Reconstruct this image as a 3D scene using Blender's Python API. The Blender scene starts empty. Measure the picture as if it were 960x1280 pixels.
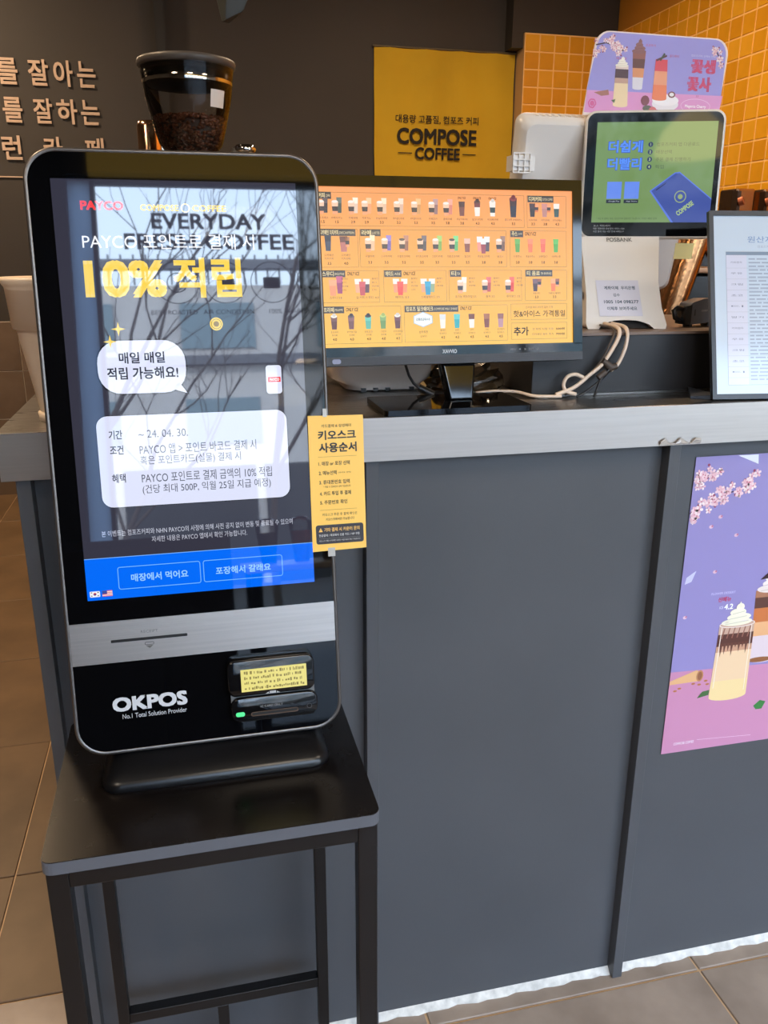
import bpy, bmesh, math, random
from mathutils import Vector, Matrix
random.seed(7)
sc = bpy.context.scene
COL = sc.collection
PI = math.pi

# ------------------------------------------------------------------ camera
CAM = Vector((0.5795, -1.0917, 1.3144))
yaw, pitch, roll = 0.2335, -0.3047, 0.0026
F = Vector((math.sin(yaw)*math.cos(pitch), math.cos(yaw)*math.cos(pitch), math.sin(pitch)))
R0 = Vector((math.cos(yaw), -math.sin(yaw), 0)); U0 = R0.cross(F)
RR = R0*math.cos(roll)+U0*math.sin(roll); UU = -R0*math.sin(roll)+U0*math.cos(roll)
cd = bpy.data.cameras.new('camera'); cam = bpy.data.objects.new('camera', cd); COL.objects.link(cam)
cd.sensor_fit = 'HORIZONTAL'; cd.sensor_width = 36; cd.lens = 1029.66/960*36
cd.clip_start = 0.02; cd.clip_end = 200
M = Matrix((RR, UU, -F)).transposed().to_4x4(); M.translation = CAM
cam.matrix_world = M
sc.camera = cam

# ------------------------------------------------------------------ world, exposure
sc.view_settings.view_transform = 'Standard'; sc.view_settings.look = 'None'
sc.view_settings.exposure = 0.0; sc.view_settings.gamma = 1.0; sc.view_settings.use_curve_mapping = False
w = bpy.data.worlds.new('sky'); sc.world = w; w.use_nodes = True
nt = w.node_tree; nt.nodes.clear()
tc = nt.nodes.new('ShaderNodeTexCoord'); sp = nt.nodes.new('ShaderNodeSeparateXYZ')
cr = nt.nodes.new('ShaderNodeValToRGB'); bg = nt.nodes.new('ShaderNodeBackground'); wo = nt.nodes.new('ShaderNodeOutputWorld')
nt.links.new(tc.outputs['Generated'], sp.inputs[0]); nt.links.new(sp.outputs[2], cr.inputs[0])
nt.links.new(cr.outputs[0], bg.inputs[0]); nt.links.new(bg.outputs[0], wo.inputs[0])
e = cr.color_ramp.elements
e[0].position = 0.0; e[0].color = (0.80, 0.90, 1.0, 1)
e[1].position = 0.9; e[1].color = (0.42, 0.62, 1.0, 1)
bg.inputs[1].default_value = 13.5

def light(name, kind, loc, rot, power, color, size=None, size_y=None):
    l = bpy.data.lights.new(name, kind); l.energy = power; l.color = color
    if kind == 'AREA':
        l.shape = 'RECTANGLE'; l.size = size; l.size_y = size_y or size
    o = bpy.data.objects.new(name, l); o.location = loc; o.rotation_euler = rot; COL.objects.link(o)
    return o
# daylight comes through the shop windows behind the camera: portals only steer the sampling
for i, (xa, xb) in enumerate([(0.2, 4.9)]):
    p = light('window_portal', 'AREA', ((xa+xb)/2, -2.94, 1.37), (-PI/2, 0, PI), 1, (1, 1, 1), xb-xa, 2.5)
    p.data.cycles.is_portal = True
# warm ceiling lamps of the kitchen (their fixtures are built further down)
KLAMPS = [(-.45, .75), (-.7, 2.9), (1.9, 2.3), (2.4, 1.0)]
for (x, y), pw in zip(KLAMPS, (32, 42, 25, 22)):
    light('kitchen_lamp', 'AREA', (x, y, 2.90), (0, 0, 0), pw, (1.0, 0.72, 0.45), 0.22)

FILL_LAMPS = [(-.9, -1.5), (.9, -1.9), (2.6, -1.3)]  # unseen ceiling panels added to brighten and warm the customer side
for x, y in FILL_LAMPS: light('fill_lamp', 'AREA', (x, y, 2.90), (0, 0, 0), 18, (1.0, 0.84, 0.66), 0.5)
sun = light('sun', 'SUN', (0, 0, 8), (math.radians(-50), 0, math.radians(18)), 11, (1.0, .93, .84)); sun.data.angle = .01
# ------------------------------------------------------------------ materials
def L(c):
    return tuple(((x/255)/12.92 if x/255 <= .04045 else ((x/255+.055)/1.055)**2.4) for x in c)
_mats = {}
def mat(name, rgb, rough=0.5, metal=0.0, spec=0.5, noise=0, nscale=20, bump=0, coat=0, stretch=None, rgb2=None, brough=0, bscale=None):
    if name in _mats: return _mats[name]
    m = bpy.data.materials.new(name); m.use_nodes = True; n = m.node_tree; b = n.nodes['Principled BSDF']
    col = (*L(rgb), 1)
    b.inputs['Base Color'].default_value = col; b.inputs['Roughness'].default_value = rough
    b.inputs['Metallic'].default_value = metal; b.inputs['Specular IOR Level'].default_value = spec
    b.inputs['Coat Weight'].default_value = coat
    if noise or bump or brough:
        t = n.nodes.new('ShaderNodeTexCoord'); mp = n.nodes.new('ShaderNodeMapping'); no = n.nodes.new('ShaderNodeTexNoise')
        n.links.new(t.outputs['Object'], mp.inputs[0]); n.links.new(mp.outputs[0], no.inputs[0])
        if stretch: mp.inputs['Scale'].default_value = stretch
        no.inputs['Scale'].default_value = nscale; no.inputs['Detail'].default_value = 5
        if noise:
            mx = n.nodes.new('ShaderNodeMix'); mx.data_type = 'RGBA'
            c2 = (*L(rgb2), 1) if rgb2 else tuple(x*(1-noise) for x in col[:3])+(1,)
            rp = n.nodes.new('ShaderNodeMapRange'); rp.inputs[1].default_value = .35; rp.inputs[2].default_value = .68
            n.links.new(no.outputs[0], rp.inputs[0]); n.links.new(rp.outputs[0], mx.inputs[0])
            mx.inputs[6].default_value = col; mx.inputs[7].default_value = c2
            n.links.new(mx.outputs[2], b.inputs['Base Color'])
        if brough:
            r2 = n.nodes.new('ShaderNodeMapRange'); r2.inputs[3].default_value = max(0, rough-brough); r2.inputs[4].default_value = rough+brough
            n.links.new(no.outputs[0], r2.inputs[0]); n.links.new(r2.outputs[0], b.inputs['Roughness'])
        if bump:
            bp = n.nodes.new('ShaderNodeBump'); bp.inputs['Strength'].default_value = bump; bp.inputs['Distance'].default_value = .002
            if bscale:
                n2 = n.nodes.new('ShaderNodeTexNoise'); n2.inputs['Scale'].default_value = bscale
                n.links.new(mp.outputs[0], n2.inputs[0]); n.links.new(n2.outputs[0], bp.inputs['Height'])
            else: n.links.new(no.outputs[0], bp.inputs['Height'])
            n.links.new(bp.outputs[0], b.inputs['Normal'])
    _mats[name] = m; return m
def emis(name, rgb, s=1.0, base=(0, 0, 0), rough=.04, ior=1.5, rgb2=None, coat=0):
    """a lit screen area: emission under glossy glass"""
    if name in _mats: return _mats[name]
    m = bpy.data.materials.new(name); m.use_nodes = True; b = m.node_tree.nodes['Principled BSDF']
    b.inputs['Base Color'].default_value = (*L(base), 1); b.inputs['Roughness'].default_value = rough
    b.inputs['IOR'].default_value = ior
    b.inputs['Emission Color'].default_value = (*L(rgb), 1); b.inputs['Emission Strength'].default_value = s
    if rgb2:   # viewing-angle tint put into a vertical colour gradient, over the object's own height
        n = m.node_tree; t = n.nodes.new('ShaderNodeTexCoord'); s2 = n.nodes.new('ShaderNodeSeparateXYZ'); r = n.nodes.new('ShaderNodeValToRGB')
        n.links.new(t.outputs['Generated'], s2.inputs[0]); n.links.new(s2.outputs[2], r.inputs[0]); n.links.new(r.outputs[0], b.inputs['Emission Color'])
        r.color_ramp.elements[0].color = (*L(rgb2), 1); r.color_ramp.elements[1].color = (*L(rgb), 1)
    _mats[name] = m; return m
def glassy(name, tint=(1, 1, 1), ior=1.45, rough=0.0):
    if name in _mats: return _mats[name]
    m = bpy.data.materials.new(name); m.use_nodes = True; n = m.node_tree; n.nodes.clear()
    o = n.nodes.new('ShaderNodeOutputMaterial'); mx = n.nodes.new('ShaderNodeMixShader'); fr = n.nodes.new('ShaderNodeFresnel')
    tr = n.nodes.new('ShaderNodeBsdfTransparent'); gl = n.nodes.new('ShaderNodeBsdfGlossy')
    fr.inputs[0].default_value = ior; tr.inputs[0].default_value = (*tint, 1); gl.inputs[1].default_value = rough
    n.links.new(fr.outputs[0], mx.inputs[0]); n.links.new(tr.outputs[0], mx.inputs[1]); n.links.new(gl.outputs[0], mx.inputs[2]); n.links.new(mx.outputs[0], o.inputs[0])
    _mats[name] = m; return m

# ------------------------------------------------------------------ mesh helpers
class MB:
    def __init__(s): s.v = []; s.f = []; s.m = []; s.mats = []; s.sm = []
    def mi(s, m):
        if m not in s.mats: s.mats.append(m)
        return s.mats.index(m)
    def add(s, vs, fs, m, smooth=False, T=None):
        k = len(s.v); i = s.mi(m)
        s.v += [tuple(T @ Vector(p)) for p in vs] if T else [tuple(p) for p in vs]
        for f in fs: s.f.append(tuple(k+j for j in f)); s.m.append(i); s.sm.append(smooth)
        return s
    def box(s, x0, x1, y0, y1, z0, z1, m, T=None):
        v = [(x, y, z) for z in (z0, z1) for y in (y0, y1) for x in (x0, x1)]
        return s.add(v, [(0, 2, 3, 1), (4, 5, 7, 6), (0, 1, 5, 4), (2, 6, 7, 3), (0, 4, 6, 2), (1, 3, 7, 5)], m, T=T)
    def prism(s, pts, d0, d1, m, T=None, smooth=False, m2=None, frame=None, cap0=True, cap1=True):
        """pts (a,b) outline; extruded along the frame normal n from d0 to d1"""
        n = len(pts); fr = frame or (lambda a, b, c: (a, b, c))
        v = [fr(a, b, d0) for a, b in pts]+[fr(a, b, d1) for a, b in pts]
        s.add(v, [(i, (i+1) % n, n+(i+1) % n, n+i) for i in range(n)], m, smooth, T)
        if cap0: s.add(v[:n], [tuple(reversed(range(n)))], m, False, T)
        if cap1: s.add(v[n:], [tuple(range(n))], m2 or m, False, T)
        return s
    def tube(s, path, r, m, n=10, closed=False, caps=True):
        path = [Vector(p) for p in path]; rs = r if isinstance(r, (list, tuple)) else [r]*len(path)
        N = len(path); k = []; up = None
        for i in range(N):
            if closed: d = (path[(i+1) % N]-path[i-1])
            else: d = path[min(i+1, N-1)]-path[max(i-1, 0)]
            d.normalize()
            if up is None:
                up = Vector((0, 0, 1)) if abs(d.z) < .9 else Vector((1, 0, 0))
            a = (up-d*up.dot(d)).normalized(); b = d.cross(a); up = a
            k += [path[i]+(a*math.cos(2*PI*j/n)+b*math.sin(2*PI*j/n))*rs[i] for j in range(n)]
        fs = []
        for i in range(N if closed else N-1):
            for j in range(n):
                p, q = i*n, ((i+1) % N)*n
                fs.append((p+j, p+(j+1) % n, q+(j+1) % n, q+j))
        s.add(k, fs, m, True)
        if caps and not closed:
            s.add(k[:n], [tuple(reversed(range(n)))], m); s.add(k[-n:], [tuple(range(n))], m)
        return s
    def lathe(s, prof, m, loc=(0, 0, 0), n=32, smooth=True, T=None):
        v = [(loc[0]+r*math.cos(2*PI*j/n), loc[1]+r*math.sin(2*PI*j/n), loc[2]+z) for r, z in prof for j in range(n)]
        fs = [(i*n+j, i*n+(j+1) % n, (i+1)*n+(j+1) % n, (i+1)*n+j) for i in range(len(prof)-1) for j in range(n)]
        return s.add(v, fs, m, smooth, T)
    def build(s, name, parent=None, bevel=0, seg=2, sub=0):
        me = bpy.data.meshes.new(name); me.from_pydata(s.v, [], s.f)
        for m in s.mats: me.materials.append(m)
        if any(s.sm):
            bq = bmesh.new(); bq.from_mesh(me); bmesh.ops.recalc_face_normals(bq, faces=bq.faces); bq.to_mesh(me); bq.free()
        me.polygons.foreach_set('material_index', s.m); me.polygons.foreach_set('use_smooth', s.sm)
        o = bpy.data.objects.new(name, me); COL.objects.link(o)
        if parent: o.parent = parent; o.matrix_parent_inverse = MW(parent).inverted()
        if bevel:
            b = o.modifiers.new('bevel', 'BEVEL'); b.width = bevel; b.segments = seg; b.limit_method = 'ANGLE'; b.angle_limit = math.radians(50)
            wn = o.modifiers.new('wn', 'WEIGHTED_NORMAL'); wn.keep_sharp = True
            me.polygons.foreach_set('use_smooth', [True]*len(me.polygons))
        if sub:
            b = o.modifiers.new('sub', 'SUBSURF'); b.levels = b.render_levels = sub
            me.polygons.foreach_set('use_smooth', [True]*len(me.polygons))
        return o
def MW(o):
    m = Matrix.LocRotScale(o.location, o.rotation_euler, o.scale)
    return (MW(o.parent) @ o.matrix_parent_inverse @ m) if o.parent else m
def tag(o, label=None, cat=None, group=None, kind=None):
    if label: o['label'] = label
    if cat: o['category'] = cat
    if group: o['group'] = group
    if kind: o['kind'] = kind
    return o
def thing(name, loc, label, cat, group=None):
    o = bpy.data.objects.new(name, None); o.location = loc; o.empty_display_size = .05; COL.objects.link(o)
    return tag(o, label, cat, group)
def rrect(x0, x1, y0, y1, r, n=6):
    r = min(r, (x1-x0)/2-1e-6, (y1-y0)/2-1e-6); out = []
    for cx, cy, a in ((x1-r, y1-r, 0), (x0+r, y1-r, 90), (x0+r, y0+r, 180), (x1-r, y0+r, 270)):
        for i in range(n+1):
            t = math.radians(a+90*i/n); out.append((cx+r*math.cos(t), cy+r*math.sin(t)))
    return out
def frame(O, U, V, k=1.0):
    """millimetre frame on a plane: (u right, v up, n towards the viewer)"""
    O, U, V = Vector(O), Vector(U).normalized(), Vector(V).normalized(); N = U.cross(V)
    def f(a, b, c=0): return tuple(O+U*(a*.001*k)+V*(b*.001*k)+N*(c*.001*k))
    f.O, f.U, f.V, f.N = O, U, V, N
    return f
# text outlines -> flat polygons; all strings are shaped together at the end of the script
_tx = {}; _want = []; _later = []
def shape_all():
    fc = bpy.data.curves.new('glyphs', 'FONT'); fo = bpy.data.objects.new('glyphs', fc)
    gs = bpy.data.scenes.new('glyph_scratch'); gs.collection.objects.link(fo)
    names = list(dict.fromkeys(_want)); fc.body = '\n'.join(names); fc.space_line = 3.0; fc.resolution_u = 3
    gs.view_layers[0].update(); me = bpy.data.meshes.new_from_object(fo.evaluated_get(gs.view_layers[0].depsgraph))
    co = [(v.co.x, v.co.y) for v in me.vertices]; line = [round(-(y-.35)/3.0) for _, y in co]
    rows_ = [[] for _ in names]
    for p_ in me.polygons: rows_[line[p_.vertices[0]]].append(tuple(p_.vertices))
    for n_, fs_ in zip(names, rows_):
        ids = sorted({i for f in fs_ for i in f}); mp = {i: k for k, i in enumerate(ids)}
        x0 = min(co[i][0] for i in ids); x1 = max(co[i][0] for i in ids); y0 = min(co[i][1] for i in ids); y1 = max(co[i][1] for i in ids)
        _tx[n_] = ([(co[i][0]-x0, co[i][1]-y0) for i in ids], [tuple(mp[i] for i in f) for f in fs_], x1-x0, y1-y0)
    bpy.data.meshes.remove(me); bpy.data.objects.remove(fo); bpy.data.scenes.remove(gs); bpy.data.curves.remove(fc)
def fill(me, b_):
    me.from_pydata(b_.v, [], b_.f)
    for m in b_.mats: me.materials.append(m)
    me.polygons.foreach_set('material_index', b_.m); me.polygons.foreach_set('use_smooth', b_.sm)
class Print:
    def lev(s, lay):
        s.k += 1
        return s.n0+lay*s.step+(0 if s.emit else (s.k % 8)*.012)
    """flat print on a frame: everything ends up in one mesh, layers a tenth of a millimetre apart"""
    def __init__(s, fr, n0=.1, emit=True, gloss=.05, ior=1.5, step=.08, pre=''):
        s.b = MB(); s.fr = fr; s.n0 = n0; s.emit = emit; s.gloss = gloss; s.ior = ior; s.step = step; s.pre = pre; s.ops = []; s.k = 0
    def m(s, c):
        if not isinstance(c, tuple): return c
        nm = ('lit_' if s.emit else 'ink_')+s.pre+'%d_%d_%d' % c
        return emis(nm, c, 1.0, rough=s.gloss, ior=s.ior) if s.emit else mat(nm, c, s.gloss)
    def poly(s, pts, c, lay=1):
        n = s.lev(lay); s.b.add([s.fr(a, b, n) for a, b in pts], [tuple(range(len(pts)))], s.m(c)); return s
    def rect(s, x0, x1, y0, y1, c, lay=1, r=0): return s.poly(rrect(x0, x1, y0, y1, r) if r else [(x0, y0), (x1, y0), (x1, y1), (x0, y1)], c, lay)
    def ell(s, cx, cy, rx, ry, c, lay=1, n=20): return s.poly([(cx+rx*math.cos(2*PI*i/n), cy+ry*math.sin(2*PI*i/n)) for i in range(n)], c, lay)
    def line(s, x0, y0, x1, y1, wd, c, lay=2):
        d = Vector((x1-x0, y1-y0)).normalized()*wd/2; return s.poly([(x0+d.y, y0-d.x), (x1+d.y, y1-d.x), (x1-d.y, y1+d.x), (x0-d.y, y0+d.x)], c, lay)
    def ring(s, pts, wd, c, lay=2):
        for i in range(len(pts)): s.line(*pts[i], *pts[(i+1) % len(pts)], wd, c, lay)
        return s
    def outline(s, x0, x1, y0, y1, wd, c, lay=2, r=0): return s.ring(rrect(x0, x1, y0, y1, r, 4) if r else [(x0, y0), (x1, y0), (x1, y1), (x0, y1)], wd, c, lay)
    def text(s, t, x0, x1, y0, y1, c, lay=3, bold=0.0, shear=0.0, rot=0, res=2, space=1.0):
        """fits the words into the box x0..x1, y0..y1 (x1 None keeps the natural width, x0 None right-aligns)"""
        _want.append(t); s.ops.append((t, x0, x1, y0, y1, c, lay, bold, shear, rot, None, None)); return s
    def ctext(s, t, cx, y0, y1, c, wmax=None, lay=3, bold=0.0, shear=0.0, rot=0, res=2, space=1.0):
        _want.append(t); s.ops.append((t, None, None, y0, y1, c, lay, bold, shear, rot, cx, wmax)); return s
    def run(s):
        for t, x0, x1, y0, y1, c, lay, bold, shear, rot, cx, wmax in s.ops:
            v, f, w_, h_ = _tx[t]; d = bold*.8; sy = (y1-y0)/(h_+2*d)
            if cx is not None:
                wd = w_*sy
                if wmax: wd = min(wd, wmax)
                x0, x1 = cx-wd/2, cx+wd/2
            if x1 is None: x1 = x0+w_*sy
            sx = (x1-x0)/(w_+2*d+shear*h_); n = s.lev(lay); ca, sa = math.cos(rot), math.sin(rot)
            for dx, dy in ([(0, 0)] if not d else [(-d, -d), (d, -d), (-d, d), (d, d)]):
                pts = []; n += 0 if s.emit else .012*math.copysign(1, s.step or 1)
                for a, b_ in v:
                    a = (a+d+dx+b_*shear)*sx; b_ = (b_+d+dy)*sy
                    pts.append(s.fr(x0+a*ca-b_*sa, y0+a*sa+b_*ca, n))
                s.b.add(pts, f, s.m(c))
    def build(s, name, parent):
        me = bpy.data.meshes.new(name); o = bpy.data.objects.new(name, me); COL.objects.link(o)
        o.parent = parent; o.matrix_parent_inverse = MW(parent).inverted(); _later.append((s, me)); o['kind'] = 'stuff'; return o

# palette
BLACK = mat('black_plastic', (20, 20, 22), .35)
GLOSSBLACK = mat('gloss_black', (8, 8, 10), .06, spec=.5)
DKPANEL = mat('slate_paint', (82, 84, 88), .42, noise=.12, nscale=3, bump=.05, bscale=400)
STEEL = mat('brushed_steel', (208, 198, 188), .36, metal=1, noise=.07, nscale=6, stretch=(1, 4, 40), brough=.08)
STEELTOP = mat('brushed_steel_top', (150, 146, 142), .3, metal=1, noise=.25, nscale=8, stretch=(2, 30, 30), brough=.1)
CHROME = mat('chrome', (220, 215, 205), .12, metal=1)
WHITEP = mat('white_plastic', (228, 224, 220), .28)
WALLD = mat('dark_wall_paint', (56, 51, 48), .7, noise=.15, nscale=2)
GROUTL = mat('pale_grout', (205, 190, 172), .85)
GROUTW = mat('ochre_grout', (252, 206, 132), .7)
CAULK = mat('white_caulk', (232, 228, 220), .6, noise=.3, nscale=60)

# ------------------------------------------------------------------ setting: floor
XL, XR, YF, YB, ZC = -2.2, 3.073, -3.0, 3.82, 2.95
T = 0.5394
b = MB().box(XL, 5.0, YF, YB, -.06, -.004, mat('floor_grout', (215, 180, 140), .8))
floor = tag(b.build('floor'), kind='structure')
TA = mat('taupe_tile', (172, 154, 138), .45, noise=.3, nscale=7, rgb2=(140, 124, 110), bump=.15, brough=.1)
TBm = mat('brown_tile', (112, 88, 62), .45, noise=.2, nscale=6, rgb2=(94, 73, 50), bump=.1)
def tile_mesh(name, sx, sy, th, m, bev=.0012):
    b = MB(); hx, hy = sx/2, sy/2; e = bev
    v = [(-hx, -hy, 0), (hx, -hy, 0), (hx, hy, 0), (-hx, hy, 0), (-hx, -hy, th-e), (hx, -hy, th-e), (hx, hy, th-e), (-hx, hy, th-e),
         (-hx+e, -hy+e, th), (hx-e, -hy+e, th), (hx-e, hy-e, th), (-hx+e, hy-e, th)]
    f = [(8, 9, 10, 11)]+[(a, (a+1) % 4, 4+(a+1) % 4, 4+a) for a in range(4)]+[(4+a, 4+(a+1) % 4, 8+(a+1) % 4, 8+a) for a in range(4)]
    b.add(v, f, m); me = bpy.data.meshes.new(name); me.from_pydata(b.v, [], b.f); me.materials.append(m); return me
def put_tile(me, M4, parent):
    o = bpy.data.objects.new('tile', me); o.matrix_world = M4; COL.objects.link(o); o.parent = parent; return o
_tm = {}
def floor_tile(x0, x1, y0, y1, m, g=.003):
    k = (round(x1-x0, 3), round(y1-y0, 3), m.name)
    if k not in _tm: _tm[k] = tile_mesh('tile', x1-x0-g, y1-y0-g, .006, m)
    put_tile(_tm[k], Matrix.Translation(((x0+x1)/2, (y0+y1)/2, -.006+random.uniform(-.0003, .0003))), floor)
def grid(a0, step, lo, hi):
    k = math.ceil((lo-a0)/step-1e-6); out = [lo]
    while a0+k*step < hi-1e-6:
        if a0+k*step > lo+1e-6: out.append(a0+k*step)
        k += 1
    return out+[hi]
ysA = grid(-.018, T, YF, .2092); xsA = grid(.9215, T, XL, 5.0)
for i in range(len(ysA)-1):
    for j in range(len(xsA)-1):
        if xsA[j+1]-xsA[j] > .02 and ysA[i+1]-ysA[i] > .02: floor_tile(xsA[j], xsA[j+1], ysA[i], ysA[i+1], TA, .005)
ysB = grid(.0108, T, .2092, YB); ysB = [.2092]+[y for y in ysB if y > .3]; xsB = grid(.1347, T, XL, XR)
for i in range(len(ysB)-1):
    for j in range(len(xsB)-1):
        if xsB[j+1]-xsB[j] > .02 and ysB[i+1]-ysB[i] > .02: floor_tile(xsB[j], xsB[j+1], ysB[i], ysB[i+1], TBm, .0035)

# ------------------------------------------------------------------ walls, ceiling
back = tag(MB().box(XL, XR+.1, YB, YB+.1, 0, ZC, WALLD).build('wall_back'), kind='structure')
XR2 = 5.0
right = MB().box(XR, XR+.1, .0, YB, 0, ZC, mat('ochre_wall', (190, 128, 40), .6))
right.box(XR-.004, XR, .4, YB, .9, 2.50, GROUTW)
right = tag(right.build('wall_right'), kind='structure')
tag(MB().box(XL-.1, XL, YF, YB+.1, 0, ZC, WALLD).build('wall_left'), kind='structure')
tag(MB().box(XR+.1, XR2, 0, .1, 0, ZC, mat('cream_wall', (190, 182, 172), .7)).box(XR2, XR2+.1, YF, .1, 0, ZC, mat('cream_wall', (190, 182, 172), .7)).build('wall_side'), kind='structure')
tag(MB().box(XL-.1, XR2+.1, YF-.1, YB+.1, ZC, ZC+.1, mat('dark_ceiling', (70, 64, 60), .8)).build('ceiling'), kind='structure')
# dark soffit over the banner niche and the ochre tiled pier under it
tag(MB().box(2.44, XR-.003, 3.71, YB-.001, 2.474, ZC-.001, WALLD).box(2.44, 2.505, 3.712, YB-.001, 2.398, 2.474, WALLD).build('trim_1'), kind='structure')
tag(MB().box(.535, .583, 3.74, YB-.001, 0, ZC-.001, mat('dark_trim', (22, 20, 20), .6)).build('trim_2'), kind='structure')
pier = MB().box(2.509, XR-.006, 3.703, YB-.002, .9, 2.472, mat('pier_plaster', (196, 160, 118), .7))
pier.box(2.511, XR-.006, 3.700, 3.703, .9, 2.472, GROUTW)
pier = tag(pier.build('wall_pier'), kind='structure')
TY = [mat('ochre_tile_%d' % i, c, .38, noise=.1, nscale=5) for i, c in enumerate([(236, 168, 34), (230, 162, 32), (240, 174, 44), (226, 156, 30)])]
s_ = .0886
ty = [tile_mesh('tile', s_-.0075, s_-.0075, .003, m) for m in TY]
RX = Matrix.Rotation(PI/2, 4, 'X')            # faces -y
z = 2.4685
while z > .95:
    for i in range(6):
        x = 2.511+s_*(i+.5)
        if x+s_/2 > XR: continue
        put_tile(random.choice(ty), Matrix.Translation((x, 3.700, z-s_/2)) @ RX, pier)
    z -= s_
RXm = Matrix.Rotation(-PI/2, 4, 'Y')          # faces -x
far = MB(); cnt = 0
zrows = [2.4265+.0715-s_*k-s_/2 for k in range(-0, 18)]
for j, zc in enumerate(zrows):
    for i in range(38):
        yc = 3.80-.0895*(i+.5)
        if yc < .45 or zc < .95: continue
        if 1.3 < yc < 2.97 and zc > 1.42:
            put_tile(random.choice(ty), Matrix.Translation((XR-.004, yc, zc)) @ RXm, right); cnt += 1
        else:
            h = s_/2-.0037; far.box(XR-.007, XR-.004, yc-h, yc+h, zc-h, zc+h, random.choice(TY))
o = far.build('tile_field', right); tag(o, kind='stuff')
# brown wall tiles low on the back wall
bt = tile_mesh('tile', T-.004, .2655-.004, .006, mat('brown_wall_tile', (112, 94, 78), .4, noise=.2, nscale=5, rgb2=(92, 76, 62)))
MBg = MB().box(XL, .53, YB-.003, YB, 0, .955, GROUTL); og = MBg.build('tile_bedding', back)
for i in range(6):
    for k in range(4):
        x = -.304+T*(i-3.5)
        if x-T/2 < XL-.1 or x+T/2 > .8: continue
        if x+T/2 > .535: continue
        put_tile(bt, Matrix.Translation((x, YB-.003, .955-.2655*(k+.5) if k < 3 else .08)) @ RX, back) if k < 3 else None
b = MB().box(XL, .53, YB-.05, YB-.0005, 0, .145, mat('kick_board', (96, 78, 60), .5)); tag(b.build('baseboard_back'), kind='structure')

# dark wall lettering (raised letters on the far wall) and the line below it
fw = frame((0, YB-.004, 0), (1, 0, 0), (0, 0, 1))
LET = mat('pale_letters', (196, 170, 150), .6)
def letter(ch, x0, x1, y0, y1):
    def go():
        bb = MB(); v, f, w_, h_ = _tx[ch]; d = .018; sx = (x1-x0)/(w_+2*d); sy = (y1-y0)/(h_+2*d)
        ed = {}
        for ff in f:
            for i in range(len(ff)):
                k = tuple(sorted((ff[i], ff[(i+1) % len(ff)]))); ed[k] = ed.get(k, 0)+1
        for q8, (dx, dy) in enumerate(((0, 0), (2*d, 0), (0, 2*d), (2*d, 2*d))):
            bb.add([fw(x0+(a+dx)*sx, y0+(b_+dy)*sy, 8+.4*q8) for a, b_ in v], f, LET)
            for (a, c), n in ed.items():
                if n == 1: bb.add([fw(x0+(v[q][0]+dx)*sx, y0+(v[q][1]+dy)*sy, z) for q, z in ((a, 0), (c, 0), (c, 7.9), (a, 7.9))], [(0, 1, 2, 3)], LET)
        return bb
    return go
ln = thing('wall_lettering', (0, YB-.01, 2.1), 'raised pale Korean lettering on the dark far wall behind the kiosk', 'sign')
rows = [('커피를잘아는', [(-490, -400), (-372, -280), (-245, -149), (-99, -3), (21, 113), (134, 223)], 2118, 2238),
        ('커피를잘하는', [(-490, -400), (-368, -276), (-240, -147), (-94, -3), (18, 117), (135, 226)], 1943, 2060),
        ('런카페', [(-265, -173), (-66, 28), (138, 232)], 1767, 1882)]
for t, sp_, y0, y1 in rows:
    for ch, (a, b_) in zip(t, sp_):
        _want.append(ch); me = bpy.data.meshes.new('letter'); o = bpy.data.objects.new('letter', me); COL.objects.link(o)
        o.parent = ln; o.matrix_parent_inverse = MW(ln).inverted(); _later.append((letter(ch, a, b_, y0, y1), me))
MB().prism([(-700, 1682), (290, 1682), (290, 1688), (-700, 1688)], 0, 5, LET, frame=fw).build('rule_line', ln)

# yellow cloth banner in the niche
bn = thing('banner', (2.09, YB-.03, 1.7), 'mustard cloth banner with coffee shop name hanging on the dark back wall', 'banner')
BC = mat('mustard_cloth', (206, 168, 34), .85, noise=.12, nscale=3, bump=.3, bscale=6)
bb = MB(); nx, nz = 28, 40; vs = []
for k in range(nz+1):
    for i in range(nx+1):
        x = 1.683+(2.500-1.683)*i/nx; z = 1.25+(2.385-1.25)*k/nz
        vs.append((x, YB-.014-.004*math.sin(i*.9+k*.13)-.0025*math.sin(k*.5)-(.003 if abs(i-12) < 1 else 0), z))
bb.add(vs, [(k*(nx+1)+i, k*(nx+1)+i+1, (k+1)*(nx+1)+i+1, (k+1)*(nx+1)+i) for k in range(nz) for i in range(nx)], BC, True)
cl = bb.build('cloth', bn)
MB().tube([(1.675, YB-.016, 2.387), (2.505, YB-.016, 2.387)], .006, mat('rod', (90, 80, 60), .5)).build('rod', bn)
p = Print(frame((0, YB-.024, 0), (1, 0, 0), (0, 0, 1)), emit=False, gloss=.8, pre='m')
K = (28, 24, 22)
p.text('대용량 고품질, 컴포즈 커피', 1803, 2290, 2008, 2052, K, bold=.012)
p.text('COMPOSE', 1812, 2281, 1900, 1985, K, bold=.035, res=4)
p.text('COFFEE', 1918, 2184, 1822, 1886, K, bold=.035, res=4)
p.rect(1818, 1900, 1852, 1857, K); p.rect(2200, 2280, 1852, 1857, K)
p.build('lettering', bn)

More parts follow.
